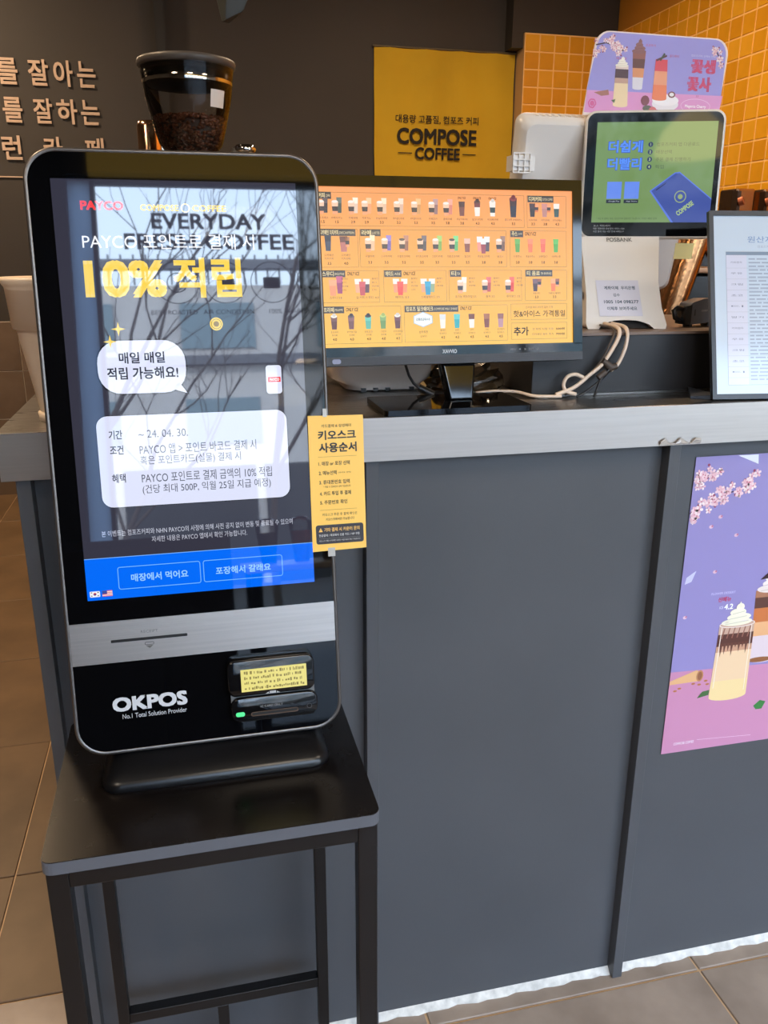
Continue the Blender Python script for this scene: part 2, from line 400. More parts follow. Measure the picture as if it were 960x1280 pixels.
# ------------------------------------------------------------------ storefront behind the camera
FR = mat('window_frame_dark', (48, 46, 46), .5)
sw = MB()
sw.box(XL, XR2, YF-.1, YF, 2.78, ZC, WALLD); sw.box(XL, XR2, YF-.1, YF, 0, .06, WALLD); sw.box(.09, .2, YF-.1, YF, 2.655, 2.78, WALLD)
sw.box(XL, -.2, YF-.1, YF, .06, 2.78, WALLD)
sw.box(-.20, .10, YF-.1, YF+.0, .06, 2.78, mat('dark_pillar', (30, 28, 28), .7))
sw.box(XR2-.07, XR2, YF-.1, YF, .06, 2.78, WALLD)
tag(sw.build('wall_front'), kind='structure')
WG = glassy('window_glass', (.93, .96, .97), 1.35)
for n_, (xa, xb) in enumerate([(.2, 2.40), (2.40, 3.70), (3.70, XR2-.07)]):
    g = MB().box(xa+.02, xb-.02, YF-.056, YF-.05, .08, 2.64, WG)
    wn = tag(g.build('window_%d' % (n_+1)), kind='structure')
    fb = MB(); t_ = .02
    fb.box(xa, xa+t_, YF-.08, YF-.02, .06, 2.66, FR); fb.box(xb-t_, xb, YF-.08, YF-.02, .06, 2.66, FR)
    fb.box(xa, xb, YF-.08, YF-.02, 2.64, 2.66, FR); fb.box(xa, xb, YF-.08, YF-.02, .06, .08, FR)
    fb.build('window_frame', wn)
fm = bpy.data.materials.new('frosted_film'); fm.use_nodes = True; nn = fm.node_tree; nn.nodes.clear()
a1 = nn.nodes.new('ShaderNodeOutputMaterial'); a2 = nn.nodes.new('ShaderNodeBsdfTranslucent'); a2.inputs[0].default_value = (.5, .6, .7, 1); nn.links.new(a2.outputs[0], a1.inputs[0])
tag(MB().box(.10, .199, YF-.056, YF-.05, .06, 2.66, fm).build('trim_3'), kind='structure')
# backlit mustard sign box above the window
tag(MB().box(.2, 4.9, YF-.09, YF+.02, 2.665, 2.94, emis('backlit_sign_face', (226, 190, 90), 1.3, base=(200, 150, 30), rough=.6)).build('sign_box'), 'backlit mustard sign box above the shop window', 'sign')
# lettering stuck to the shop window (readable from the street)
wd = thing('window_decal', (.7, YF-.04, 2.3), 'dark lettering and round icons stuck on the shop window', 'decal')
p = Print(frame((0, YF-.045, 0), (1, 0, 0), (0, 0, 1)), emit=False, gloss=.6, pre='w')
K = (34, 34, 38)
p.text('EVERYDAY', 462, 992, 2432, 2508, K, bold=.03)
p.text('FRESH COFFEE', 335, 1120, 2335, 2412, K, bold=.03)
for i, cx in enumerate((560, 780, 1000, 1220)):
    p.ring([(cx+98*math.cos(2*PI*k/40), 2180+98*math.sin(2*PI*k/40)) for k in range(40)], 4, K)
    if i == 0:
        p.ring([(cx+45*math.cos(2*PI*k/20), 2180+45*math.sin(2*PI*k/20)) for k in range(20)], 5, K)
    elif i == 1: p.ell(cx-18, 2180, 22, 36, K); p.ell(cx+24, 2176, 22, 36, K)
    elif i == 2: p.rect(cx-40, cx+40, 2150, 2205, K, r=8)
    else: p.ring([(cx-40, 2150), (cx+40, 2150), (cx, 2220)], 9, K)
for cx, t in ((540, 'BEST ROASTED'), (790, 'AIR CONDITION'), (1080, '100% ARABICA')): p.ctext(t, cx, 2030, 2052, K)
p.build('lettering', wd)
# street outside
tag(MB().box(-14, 18, -22, YF-.12, -.25, -.12, mat('street_paving', (96, 93, 90), .8, noise=.2, nscale=2)).build('ground'), kind='structure')
bd = thing('building', (1, -18, -.12), 'grey building across the street with window bands', 'building')
MB().box(-13, 16, -22, -17.5, -.12, 6.5, mat('building_render', (186, 182, 180), .8, noise=.15, nscale=.6)).build('facade', bd)
wm = mat('building_window', (110, 130, 138), .2); rm = mat('building_rail', (90, 92, 98), .5)
for i in range(9):
    MB().box(-12.9+3*i, -10.1+3*i, -17.5, -17.42, -.1, 2.5, mat('dark_shopfront', (38, 42, 44), .3)).build('shopfront', bd)
for k in range(1, 3):
    for i in range(9):
        MB().box(-11.5+3*i, -9.9+3*i, -17.52, -17.45, .9+2.1*k, 1.9+2.1*k, wm).build('window_pane', bd)
    MB().box(-13, 16, -17.5, -17.3, 2.62+2.1*k, 2.82+2.1*k, rm).build('ledge', bd)
bb = MB()
for i in range(110): bb.box(-12.9+.26*i, -12.86+.26*i, -17.45, -17.4, 6.5, 7.15, rm)
tag(bb.build('railing', bd), kind='stuff')
bark = mat('bark', (66, 56, 48), .9)
def tree(x, y, h, lab):
    t = thing('street_tree', (x, y, -.12), lab, 'tree', None)
    bb = MB()
    def branch(p, d, ln_, r, lev):
        pts = [p]; q = p.copy(); dd = d.copy()
        for _ in range(3):
            dd = (dd+Vector((random.uniform(-.22, .22), random.uniform(-.15, .15), random.uniform(-.05, .18)))).normalized(); q = q+dd*ln_/3; pts.append(q.copy())
        bb.tube(pts, [r, r*.85, r*.72, r*.6], bark, n=6 if lev < 2 else 4, caps=False)
        if lev < 5:
            for _ in range(3 if lev < 4 else 2):
                nd = (dd+Vector((random.uniform(-.9, .9), random.uniform(-.6, .6), random.uniform(-.25, .6)))).normalized()
                branch(pts[random.choice((1, 2, 3))], nd, ln_*random.uniform(.6, .82), r*.56, lev+1)
    branch(Vector((x, y, -.12)), Vector((.05, 0, 1)), h*.42, .055, 0)
    bb.build('trunk', t)
tree(-.05, -6.2, 5.6, 'bare street tree nearest the window'); tree(1.5, -9.5, 6.5, 'bare street tree further along the pavement')
# ledge with drinks inside the window
wc = thing('reflection_block', (0, -2.7, 0), 'added low dark block at the shop window darkening the kiosk reflection', 'cabinet')  # added out of view to darken the lower left of the kiosk's reflections
MB().box(-1.6, .70, -2.92, -2.45, .03, 1.0, mat('reflection_block_dark', (30, 28, 28), .6)).build('body', wc, .004)
for x in (-1.02, -.44, .14): MB().box(x-.285, x+.275, -2.45, -2.432, .06, .97, mat('reflection_block_dark', (30, 28, 28))).build('block_front', wc, .003)
MB().box(-1.58, .68, -2.90, -2.47, 0, .03, BLACK).build('plinth', wc)
lt = thing('window_table', (1.0, -2.6, 0), 'pale table standing at the shop window', 'table')
MB().box(.75, 1.75, -2.9, -2.35, .83, .855, mat('pale_table', (215, 210, 205), .4)).build('tabletop', lt, .004)
for x, y in ((.79, -2.85), (1.7, -2.85), (.79, -2.4), (1.7, -2.4)): MB().box(x-.02, x+.02, y-.02, y+.02, 0, .83, BLACK).build('leg', lt)
for i, (x, c, l_) in enumerate([(.86, (70, 50, 40), 'dark iced coffee'), (1.0, (196, 90, 70), 'red drink'), (1.12, (200, 160, 60), 'yellow drink')]):
    t = thing('cup', (x, -2.6, .855), 'plastic cup of %s on the window table' % l_, 'cup', 'drinks on the window table')
    MB().lathe([(0, 0), (.03, 0), (.045, .13)], mat('drink_%d' % i, c, .3), (x, -2.6, .856), 20).build('drink', t)
    MB().lathe([(.031, 0), (.05, .16), (.052, .165), (.03, .19), (0, .19)], glassy('cup_plastic', (.9, .9, .9)), (x, -2.6, .855), 20).build('shell', t)
# ceiling fixtures
for i, (x, y) in enumerate(FILL_LAMPS):
    t = thing('fill_panel', (x, y, 2.93), 'added unseen square ceiling panel brightening the customer side, %s' % ('left', 'middle', 'right')[i], 'lamp')
    MB().box(x-.27, x+.27, y-.27, y+.27, 2.925, 2.948, mat('lamp_ring', (200, 195, 190), .4)).build('frame', t)
    MB().box(x-.25, x+.25, y-.25, y+.25, 2.918, 2.925, emis('fill_glow', (255, 236, 210), 3)).build('diffuser', t)
for i, (x, y) in enumerate(KLAMPS):
    t = thing('ceiling_lamp', (x, y, 2.94), 'round warm ceiling lamp above the kitchen, %s' % ('front left', 'back left', 'back right', 'front right')[i], 'lamp')
    MB().lathe([(.125, .01), (.15, .01), (.15, 0), (.125, 0)], mat('lamp_ring', (200, 195, 190), .4), (x, y, 2.93), 24).build('ring', t)
    MB().lathe([(0, .012), (.125, .012)], emis('lamp_glow', (255, 214, 160), 4), (x, y, 2.93), 24).build('diffuser', t)

# ------------------------------------------------------------------ service counter
X0, X1c = .357, 3.05
ct = thing('service_counter', (X0, .02, 0), 'slate grey panelled service counter standing on tiled floor', 'counter')
MB().box(X0+.002, X1c, .031, .44, 0, 1.036, DKPANEL).build('body', ct)
bx = [(X0, X0+.018)]+[(.813+.474*k, .832+.474*k) for k in range(5)]
edges = [X0+.018]+[v for k in range(5) for v in (.813+.474*k, .832+.474*k)]+[X1c]
for a, b_ in bx: MB().box(a, b_, 0, .031, .002, 1.0375, DKPANEL).build('batten', ct, .0008, 1)
for a, b_ in zip(edges[::2], edges[1::2]):
    MB().box(a+.0005, b_-.0005, .021, .031, .012, 1.0375, DKPANEL).build('panel', ct)
    cb = MB(); n = 24; vs = []
    for i in range(n+1):
        x = a+(b_-a)*i/n; r = .002*math.sin(i*2.1)+.0015*math.sin(i*5.3)+.002
        vs += [(x, .0215, .0125), (x, .0205, .0125), (x, .0135-r, .0012), (x, .0135-r, 0)]
    cb.add(vs, [(4*i+j, 4*i+j+1, 4*i+5+j, 4*i+4+j) for i in range(n) for j in range(3)], CAULK); cb.build('caulk_strip', ct)
wt = thing('steel_worktop', (X0, 0, 1.0384), 'brushed stainless steel worktop with deep front edge on counter', 'worktop')
MB().box(.342, X1c+.01, -.0085, -.0065, 1.0384, 1.0992, STEEL).box(.342, X1c+.01, -.0065, -.0005, 1.0384, 1.0404, STEEL).build('front_edge', wt)
MB().box(.342, X1c+.01, -.0085, .44, 1.0985, 1.10, STEELTOP).build('top', wt, .0006, 1)
MB().box(.342, X1c+.01, .0, .44, 1.04, 1.0985, mat('worktop_core', (90, 80, 70), .6)).build('core', wt)
# crumpled clear tape stuck to the front edge
tb = MB(); vs = []
for i in range(9):
    for j in range(4):
        vs.append((1.262+.0085*i, -.0090-.004*random.random()*(j > 0), 1.0392+.0022*j*(1+.8*math.sin(i*1.9))))
tb.add(vs, [(i*4+j, i*4+j+1, i*4+5+j, i*4+4+j) for i in range(8) for j in range(3)], mat('clear_tape', (190, 182, 174), .08))
tag(tb.build('tape_scrap'), 'crumpled clear tape scrap stuck on the steel front edge', 'tape')
# black riser behind, carrying the till
rs = thing('riser_shelf', (1.6, .27, 1.10), 'black riser shelf standing on the steel worktop', 'shelf')
MB().box(1.098, X1c, .10, .44, 1.1005, 1.193, mat('riser_black', (34, 33, 35), .45)).build('body', rs, .0015, 1)
MB().box(1.094, X1c, .096, .44, 1.193, 1.197, mat('riser_top', (120, 100, 88), .4, noise=.15, nscale=10)).build('top', rs)
MB().box(1.098, X1c, .094, .10, 1.1005, 1.104, mat('riser_lip', (110, 108, 106), .4, metal=1)).build('lip', rs)
# rear work bench
rb = thing('work_bench', (1.5, .75, 0), 'steel work bench behind the counter carrying grinder and coffee machine', 'bench')
MB().box(.37, X1c, .50, 1.20, .83, .86, STEELTOP).build('bench_top', rb, .002)
MB().box(.39, X1c, .54, 1.18, .08, .83, mat('bench_front', (90, 88, 86), .4, metal=.8)).build('cabinet_body', rb)
MB().box(.41, X1c, .58, 1.14, 0.0, .08, BLACK).build('plinth', rb)

# ------------------------------------------------------------------ cherry blossom poster on the counter front
def flower(p, cx, cy, r, rot, lay=3, hi=(246, 222, 226), lo=(206, 120, 140)):
    for k in range(5):
        a = rot+2*PI*k/5; c1, s1 = math.cos(a), math.sin(a)
        pts = [(cx+c1*u*r-s1*v*r, cy+s1*u*r+c1*v*r) for u, v in ((.08, 0), (.45, -.3), (.85, -.27), (1, 0), (.85, .27), (.45, .3))]
        p.poly(pts, hi if k % 3 else (232, 186, 198), lay)
    p.ell(cx, cy, r*.2, r*.2, lo, lay+1, 7)
def blossoms(p, path, n, spread, r, lay=3):
    for k in range(len(path)-1): p.line(*path[k], *path[k+1], 2, (70, 40, 60), lay-1)
    for k in range(n):
        t = random.random()*(len(path)-1); i = int(t); f = t-i
        x = path[i][0]*(1-f)+path[i+1][0]*f+random.gauss(0, spread); x = max(x, 8); y = path[i][1]*(1-f)+path[i+1][1]*f+random.gauss(0, spread)
        p.ell(max(x+random.uniform(-r, r), 4), y+random.uniform(-r, r), r*.35, r*.35, (150, 60, 90), lay, 6)
        flower(p, x, y, r*random.uniform(.8, 1.15), random.random()*6, lay+(k % 3)*2, hi=random.choice([(246, 222, 226), (240, 206, 214), (250, 232, 232)]))
def glass_of(p, cx, y0, y1, wb, wt_, bands, lay=4):
    """tall drink: bands = [(fraction up to, colour)]"""
    f0 = 0
    for f1, c in bands:
        def hw(f): return (wb+(wt_-wb)*f)/2
        n = 6; L_ = [(cx-hw(f0+(f1-f0)*i/n), y0+(y1-y0)*(f0+(f1-f0)*i/n)) for i in range(n+1)]
        R_ = [(2*cx-a, b_) for a, b_ in reversed(L_)]
        p.poly(L_+R_, c, lay); f0 = f1
    p.ell(cx, y0, wb/2, wb*.12, bands[0][1], lay)
def cream(p, cx, y, w_, h_, c, lay=6):
    for k, f in enumerate((1, .78, .52, .26)):
        p.ell(cx+(k % 2-.5)*w_*.05, y+h_*(.1+.24*k), w_*.5*f, h_*.19, tuple(min(255, v+k*3) for v in c), lay+k, 18)
        p.line(cx-w_*.4*f, y+h_*(.02+.24*k), cx+w_*.35*f, y+h_*(.12+.24*k), h_*.03, tuple(int(v*.86) for v in c), lay+k+.5)
    p.poly([(cx-w_*.09, y+h_*.8), (cx+w_*.1, y+h_*.8), (cx+w_*.02, y+h_*1.1)], c, lay+4)
pf = frame((1.347, .0195, .472), (1, 0, 0), (0, 0, 1))
ps = thing('poster', (1.54, .02, .472), 'lavender and pink cherry blossom drinks poster on grey counter panel', 'poster')
pb = MB(); nx, nz = 10, 16; vs = []
def wav(a, b_): return 4.2+1.2*math.sin(a*.02+b_*.011)+.9*math.sin(b_*.033)
PWd, PH = 380, 538
vs = [pf(PWd*i/nx, PH*k/nz, .6) for k in range(nz+1) for i in range(nx+1)]
LAV, PNK = mat('poster_lavender', (150, 140, 196), .35), mat('poster_pink', (206, 142, 178), .35)
pb.prism([(0, 0), (PWd, 0), (PWd, 150), (0, 161)], 0, .6, PNK, frame=pf); pb.prism([(0, 161), (PWd, 150), (PWd, PH), (0, PH)], 0, .6, LAV, frame=pf)
sheet = pb.build('paper_sheet', ps)
p = Print(pf, .7, emit=False, gloss=.3, step=.1, pre='p')
p.poly([(75, 537), (112, 537), (114, 521)], (236, 240, 248))
blossoms(p, [(0, 500), (20, 505), (38, 512)], 26, 7, 7)
blossoms(p, [(0, 445), (25, 460), (60, 474), (85, 480), (108, 488)], 44, 7, 7)
blossoms(p, [(2, 440), (12, 450)], 10, 6, 6)
for x, y in ((57, 436), (91, 402), (42, 420), (14, 262), (60, 340), (180, 430), (250, 380), (300, 440)): p.ell(x, y, 4, 3.2, (226, 190, 208), 3, 8); p.ell(x+2, y+1, 2, 2, (196, 120, 150), 4, 6)
p.poly([(6, 322), (18, 326), (25, 345), (20, 342), (8, 334)], (206, 204, 234), 3)
# front glass
glass_of(p, 117, 102, 242, 74, 68, [(.22, (246, 218, 160)), (.62, (244, 210, 170)), (.70, (208, 160, 130)), (.86, (92, 52, 44)), (1, (206, 170, 150))])
for k in range(9): p.poly([(88+7*k, 205), (94+7*k, 205), (91+7*k, 205-random.uniform(8, 26))], (104, 60, 48), 5)
for k in range(6): p.line(90+10*k, 214, 94+10*k, 234, 2.2, (150, 100, 84), 5)
p.line(86, 120, 88, 236, 1.4, (252, 240, 224), 6); p.line(148, 110, 146, 236, 1.2, (252, 240, 224), 6)
p.ring([(117+34*math.cos(2*PI*k/24), 240+6*math.sin(2*PI*k/24)) for k in range(24)], 1.2, (244, 232, 226), 6)
cream(p, 117, 240, 60, 38, (244, 238, 214), 6)
# glass behind
glass_of(p, 176, 166, 298, 50, 62, [(.35, (226, 208, 214)), (.55, (236, 180, 130)), (.75, (206, 120, 66)), (.9, (96, 60, 50)), (1, (176, 120, 90))], 2)
p.ell(172, 166, 24, 5, (150, 96, 60), 3); cream(p, 176, 296, 56, 40, (240, 226, 220), 3)
p.poly([(150, 318), (170, 336), (200, 340), (190, 322)], (60, 40, 44), 9)
glass_of(p, 285, 96, 250, 66, 74, [(.4, (250, 190, 140)), (.8, (238, 130, 110)), (1, (214, 80, 84))], 3)
# wafer, leaves, crumbs
p.poly([(0, 144), (50, 160), (62, 150), (58, 138), (0, 137)], (232, 182, 130), 4); p.ell(57, 148, 7, 11, (196, 138, 96), 5, 12); p.ell(57, 148, 4.5, 8, (150, 96, 66), 6, 12)
for x, y in ((46, 134), (58, 131), (70, 137), (74, 130), (20, 128), (12, 124)): p.ell(x, y, 4, 2, (190, 120, 70), 4, 7)
p.poly([(57, 104), (66, 116), (80, 118), (79, 108)], (70, 110, 62), 4); p.poly([(174, 74), (186, 84), (198, 80), (192, 66), (180, 66)], (60, 130, 66), 4)
p.ctext('FLOWER DESSERT', 82, 298, 302, (214, 206, 240), wmax=46); p.ctext('신메뉴', 86, 284, 293, (196, 60, 96), bold=.03); p.text('ICE', 78, 85, 271, 276, (240, 238, 250)); p.text('4.2', 87, 104, 269, 279, (250, 250, 255), bold=.03)
p.text('COMPOSE COFFEE', 22, 62, 15, 20, (250, 235, 248), bold=.02); p.line(68, 20, 178, 14, .6, (246, 220, 240))
p.build('artwork', ps)

# ------------------------------------------------------------------ kiosk table
tb = thing('side_table', (.577, -.17, 0), 'small black metal frame table with grey edged top under kiosk', 'table')
TT = mat('black_tabletop', (14, 10, 9), .26, noise=.25, nscale=40, spec=.35, brough=.05)
EDG = mat('grey_edge_band', (94, 97, 104), .45)
o_ = rrect(.393, .762, -.314, -.030, .012, 5)
t1 = MB(); t1.prism(o_, .6845, .6995, EDG); t1.build('edge_band', tb)
t1 = MB(); t1.prism([(x*.998+.0012, y*.998-.0003) for x, y in o_], .6990, .7005, TT); t1.build('tabletop', tb)
LEG = mat('black_steel', (13, 13, 15), .38)
for x, y in ((.408, -.298), (.7475, -.298), (.4195, -.052), (.7265, -.052)):
    h = .0115 if y < -.2 else .0085
    MB().box(x-h, x+h, y-h, y+h, 0.0, .6845, LEG).build('leg', tb, .0015)
    MB().box(x-h-.001, x+h+.001, y-h-.001, y+h+.001, 0, .012, BLACK).build('foot_cap', tb)
MB().box(.4195, .736, -.3095, -.2865, .6615, .6843, LEG).build('apron', tb, .0015)
MB().box(.428, .718, -.0605, -.0435, .667, .6843, LEG).build('rear_rail', tb, .001)
for x in (.4135, .737): MB().box(x-.009, x+.009, -.286, -.061, .665, .6843, LEG).build('side_rail', tb, .001)
MB().box(.428, .718, -.0605, -.0435, .187, .205, LEG).build('stretcher', tb, .001)
MB().box(.559, .576, -.0605, -.0435, 0, .187, LEG).build('centre_post', tb, .001)

# ------------------------------------------------------------------ ordering kiosk
kf = frame((.447, -.141, .922), (1, 0, 0), (0, .163, .987))
kz = thing('ordering_kiosk', (.58, -.12, .7005), 'tall black self-ordering kiosk with lit touch screen on small table', 'kiosk')
SILV = mat('silver_rim', (112, 106, 102), .34, metal=.8)
KB = mat('kiosk_shell', (26, 26, 29), .3)
GL = mat('kiosk_front_glass', (5, 6, 9), .03, spec=.5)
o0 = rrect(-28, 297, -193, 509, 36, 10); o1 = rrect(-23.5, 292.5, -188.5, 504.5, 32, 10)
k = MB(); n = len(o0)
k.add([kf(a, b_, -34) for a, b_ in o0]+[kf(a, b_, -2.5) for a, b_ in o0], [(i, (i+1) % n, n+(i+1) % n, n+i) for i in range(n)]+[tuple(reversed(range(n)))], KB, False)
k.build('shell', kz)
k = MB()   # rounded silver rim: front ring
ring = [(0, -2.5), (0, -1), (1.2, .4), (3.0, .6), (4.5, -.3)]
vv = []
for ins, dn in ring:
    f_ = ins/4.5
    vv += [kf(a*(1-f_)+c*f_, b_*(1-f_)+d*f_, dn) for (a, b_), (c, d) in zip(o0, o1)]
k.add(vv, [(r*n+i, r*n+(i+1) % n, (r+1)*n+(i+1) % n, (r+1)*n+i) for r in range(len(ring)-1) for i in range(n)], SILV, True); k.build('rim', kz)
k = MB(); k.add([kf(a, b_, -.35) for a, b_ in o1], [tuple(range(n))], GL); k.build('front_glass', kz)
# rear housing and foot
MB().prism(rrect(20, 250, -150, 420, 30), -60, -34, KB, frame=kf, smooth=False).build('rear_housing', kz)
ft = MB()
lv = [(0, .447, .722, -.209, -.035), (.004, .446, .723, -.210, -.034), (.012, .450, .719, -.204, -.036), (.022, .458, .711, -.180, -.04), (.033, .47, .70, -.16, -.05)]
vs = []; m_ = None
for z_, xa, xb, ya, yb in lv:
    r_ = rrect(xa, xb, ya, yb, .022, 6); m_ = len(r_); vs += [(a, b_, .7007+z_) for a, b_ in r_]
ft.add(vs, [(r*m_+i, r*m_+(i+1) % m_, (r+1)*m_+(i+1) % m_, (r+1)*m_+i) for r in range(len(lv)-1) for i in range(m_)]+[tuple(range(4*m_, 5*m_))], mat('kiosk_foot', (12, 12, 14), .3), True)
ft.build('foot', kz)
MB().box(.50, .66, -.155, -.075, .72, .80, KB).build('stem', kz, .004)
# screen
scr = Print(kf, 0, gloss=.02, ior=1.85, step=.06)
BGm = emis('screen_background', (54, 54, 68), 1, rough=.02, ior=1.85)
scr.b.add([kf(0, 0, 0), kf(269.5, 0, 0), kf(269.5, 476, 0), kf(0, 476, 0)], [(0, 1, 2, 3)], BGm)
sc_ = scr.build('touch_screen', kz)
p = Print(kf, .02, gloss=.02, ior=1.85, step=.05)
WH, YL, BL, TXT = (222, 226, 250), (246, 208, 70), (0, 108, 250), (30, 32, 52)
p.text('PAYCO', 29, 75, 443, 453, (250, 66, 70), bold=.05)
p.text('COMPOSE', 93, 135, 443, 450, YL, bold=.04); p.text('COFFEE', 150, 188, 443, 450, YL, bold=.04)
p.ring([(142.5+4.5*math.cos(2*PI*k/16), 446.5+4.5*math.sin(2*PI*k/16)) for k in range(16)], 1.2, YL)
p.text('PAYCO 포인트로 결제 시', 28, 218, 401, 418, (250, 250, 255), res=3)
p.text('10%', 27, 116, 348, 389, YL, bold=.045, res=4); p.text('적립', 124, 201, 347, 392, YL, bold=.035, res=4)
def star(cx, cy, r, c):
    p.poly([(cx+(r if k % 2 == 0 else r*.28)*math.cos(PI/4*k+PI/2), cy+(r if k % 2 == 0 else r*.28)*math.sin(PI/4*k+PI/2)) for k in range(8)], c, 6)
# speech bubble
p.rect(31.5, 132.5, 238.5, 301.5, (14, 16, 24), 1, r=26); p.poly([(112, 243), (134, 236.5), (124, 252)], (14, 16, 24), 1)
p.rect(33, 131, 240, 300, WH, 2, r=25); p.poly([(114, 244), (131, 238.5), (122, 252)], WH, 2)
star(59, 313, 8, YL); star(49, 299, 7.5, YL)
p.text('매일 매일', 57, 108, 274, 287, TXT, 4, bold=.028); p.text('적립 가능해요!', 43, 122, 256, 270, TXT, 4, bold=.028)
# coin badge, hand-held phone card
p.ell(169, 317, 7.5, 7.5, YL, 3, 24); p.ring([(169+5.6*math.cos(2*PI*k/20), 317+5.6*math.sin(2*PI*k/20)) for k in range(20)], .5, (120, 90, 20), 4); p.ell(169, 317, 3.2, 3.2, (150, 116, 30), 4, 14)
p.rect(222.4, 242.6, 233.4, 268.6, (14, 16, 24), 3, r=4); p.rect(223.2, 241.8, 234.2, 267.8, WH, 4, r=3.5)
p.rect(225.5, 240.5, 248, 254, (232, 40, 48), 5); p.text('PAYCO', 227.5, 238.8, 249.3, 252.6, (255, 255, 255), 6, bold=.04)
# terms card
p.rect(25.2, 245.8, 108.2, 215.8, (14, 16, 24), 1, r=13); p.rect(26, 245, 109, 215, WH, 2, r=12.5)
T2 = (52, 54, 70)
for t, y in (('기간', 188), ('조건', 170.5), ('혜택', 137.5)): p.text(t, 39, 54, y, y+10.5, T2, 4, bold=.02)
for t, x1, y in (('~ 24. 04. 30.', 128, 188.5), ('PAYCO 앱 > 포인트 바코드 결제 시', 207, 169), ('혹은 포인트카드(실물) 결제 시', 188, 155.5), ('PAYCO 포인트로 결제 금액의 10% 적립', 224, 135.5), ('(건당 최대 500P, 익월 25일 지급 예정)', 222, 121.5)):
    p.text(t, 72, x1, y, y+(9 if t[0] == '~' else 12), T2, 4, res=1)
p.text('본 이벤트는 컴포즈커피와 NHN PAYCO의 사정에 의해 사전 공지 없이 변동 및 종료될 수 있으며', 22, 246, 75, 82, (196, 198, 214), 3, res=1)
p.text('자세한 내용은 PAYCO 앱에서 확인 가능합니다.', 78, 190, 65, 72, (196, 198, 214), 3, res=1)
# bottom bar with two buttons and flags
p.rect(0, 269.5, 0, 50, BL, 1)
p.rect(0, 269.5, 49.4, 50.2, (120, 180, 255), 2)
LB = (120, 190, 255)
p.outline(36.5, 131.5, 11, 37.5, .8, LB, 3, r=2.5); p.outline(135.5, 230.5, 11.5, 37.5, .8, LB, 3, r=2.5)
p.ctext('매장에서 먹어요', 84, 19, 28.5, (150, 205, 255), bold=.025); p.ctext('포장해서 갈래요', 183, 19, 28.5, (150, 205, 255), bold=.025)
p.rect(3, 14.5, 4, 11, (240, 240, 245), 3, r=1); p.ell(8.7, 7.6, 1.7, 1.7, (200, 50, 60), 4, 14); p.poly([(7, 7.6), (10.4, 7.6), (9.6, 6.1), (7.8, 6.1)], (40, 70, 160), 5)
for x, y in ((5, 9.6), (12.4, 9.6), (5, 5.6), (12.4, 5.6)): p.rect(x-.7, x+.7, y-.5, y+.5, (40, 40, 50), 4)
p.rect(17, 28.5, 4, 11, (240, 240, 245), 3, r=.6)
for k_ in range(4): p.rect(17, 28.5, 4+k_*2, 5+k_*2, (226, 90, 100), 4)
p.rect(17, 22.5, 7, 11, (60, 80, 160), 5)
p.build('screen_print', sc_)
# steel band
KST = mat('kiosk_steel_band', (212, 204, 198), .36, metal=1, noise=.12, nscale=5, stretch=(1, 1, 60), brough=.05)
MB().prism([(-23.6, -78), (292.6, -78), (292.6, -27), (-23.6, -27)], -.3, .3, KST, frame=kf).build('steel_band', kz)
MB().prism(rrect(22, 111, -53.5, -50, 1), .3, .45, mat('slot_black', (6, 6, 6), .6), frame=kf).build('receipt_slot', kz)
p = Print(kf, .3, emit=False, gloss=.5, pre='k')
p.text('RECEIPT', 57, 77, -44.5, -41.3, (120, 116, 112)); p.outline(61, 71, -59.5, -56.5, .7, (70, 68, 66), r=.8); p.poly([(61.5, -60.5), (70.5, -60.5), (66, -64)], (110, 106, 102))
p.build('receipt_mark', kz)
p = Print(kf, -.3, emit=False, gloss=.4, pre='k')
p.text('OKPOS', 17.5, 105.5, -140, -122, (205, 206, 210), bold=.05, res=3); p.text('No.1 Total Solution Provider', 28, 104, -149.5, -143.5, (190, 192, 196), bold=.01)
p.build('maker_lettering', kz)
# card reader
CRP = mat('reader_gloss', (14, 14, 16), .08)
def slab(o_, d0, d1, m, rim, name, par):
    q_ = MB(); n_ = len(o_); cx = sum(a for a, _ in o_)/n_; cy = sum(b_ for _, b_ in o_)/n_; vv = []
    for ins, dn in ((0, d0), (0, d1-2.2), (.7, d1-.7), (2.2, d1)):
        vv += [kf(a+(cx-a)*ins/60, b_+(cy-b_)*ins/26, dn) for a, b_ in o_]
    q_.add(vv, [(r*n_+i, r*n_+(i+1) % n_, (r+1)*n_+(i+1) % n_, (r+1)*n_+i) for r in range(3) for i in range(n_)]+[tuple(range(3*n_, 4*n_))], m, True)
    return q_.build(name, par)
cr_ = MB().prism(rrect(158, 262, -150, -110, 6), -.4, 5, mat('reader_grey', (120, 118, 116), .3), frame=kf).build('card_reader', kz)
slab(rrect(155, 262, -134, -88, 10), -.3, 14, CRP, None, 'display_pod', cr_)
slab(rrect(157, 265, -168, -137, 11), -.3, 11, CRP, None, 'card_pod', cr_)
p = Print(kf, 14.05, gloss=.15, pre='r')
p.rect(171, 252, -128, -99.5, (236, 224, 132), 0)
for r_ in range(4):
    x = 175
    while x < 247:
        w_ = random.uniform(.8, 2.6); yb = -126+6.6*r_
        p.rect(x, x+w_, yb+random.uniform(0, 1), yb+random.uniform(2.5, 4.4), (140, 128, 70), 2); x += w_+random.choice((.7, .8, 2.6))
p.build('yellow_display', cr_)
p = Print(kf, 14.05, emit=False, gloss=.4, pre='k'); p.poly([(203, -133), (213, -133), (213, -130)], (190, 190, 190), 1); p.rect(205, 213, -132.5, -129.8, (170, 170, 170), 1, r=.6); p.poly([(200, -133), (204, -133), (204, -130.6)], (190, 190, 190), 1); p.poly([(214, -133), (218, -133), (214, -130.6)], (190, 190, 190), 1)
p.build('chip_mark', cr_)
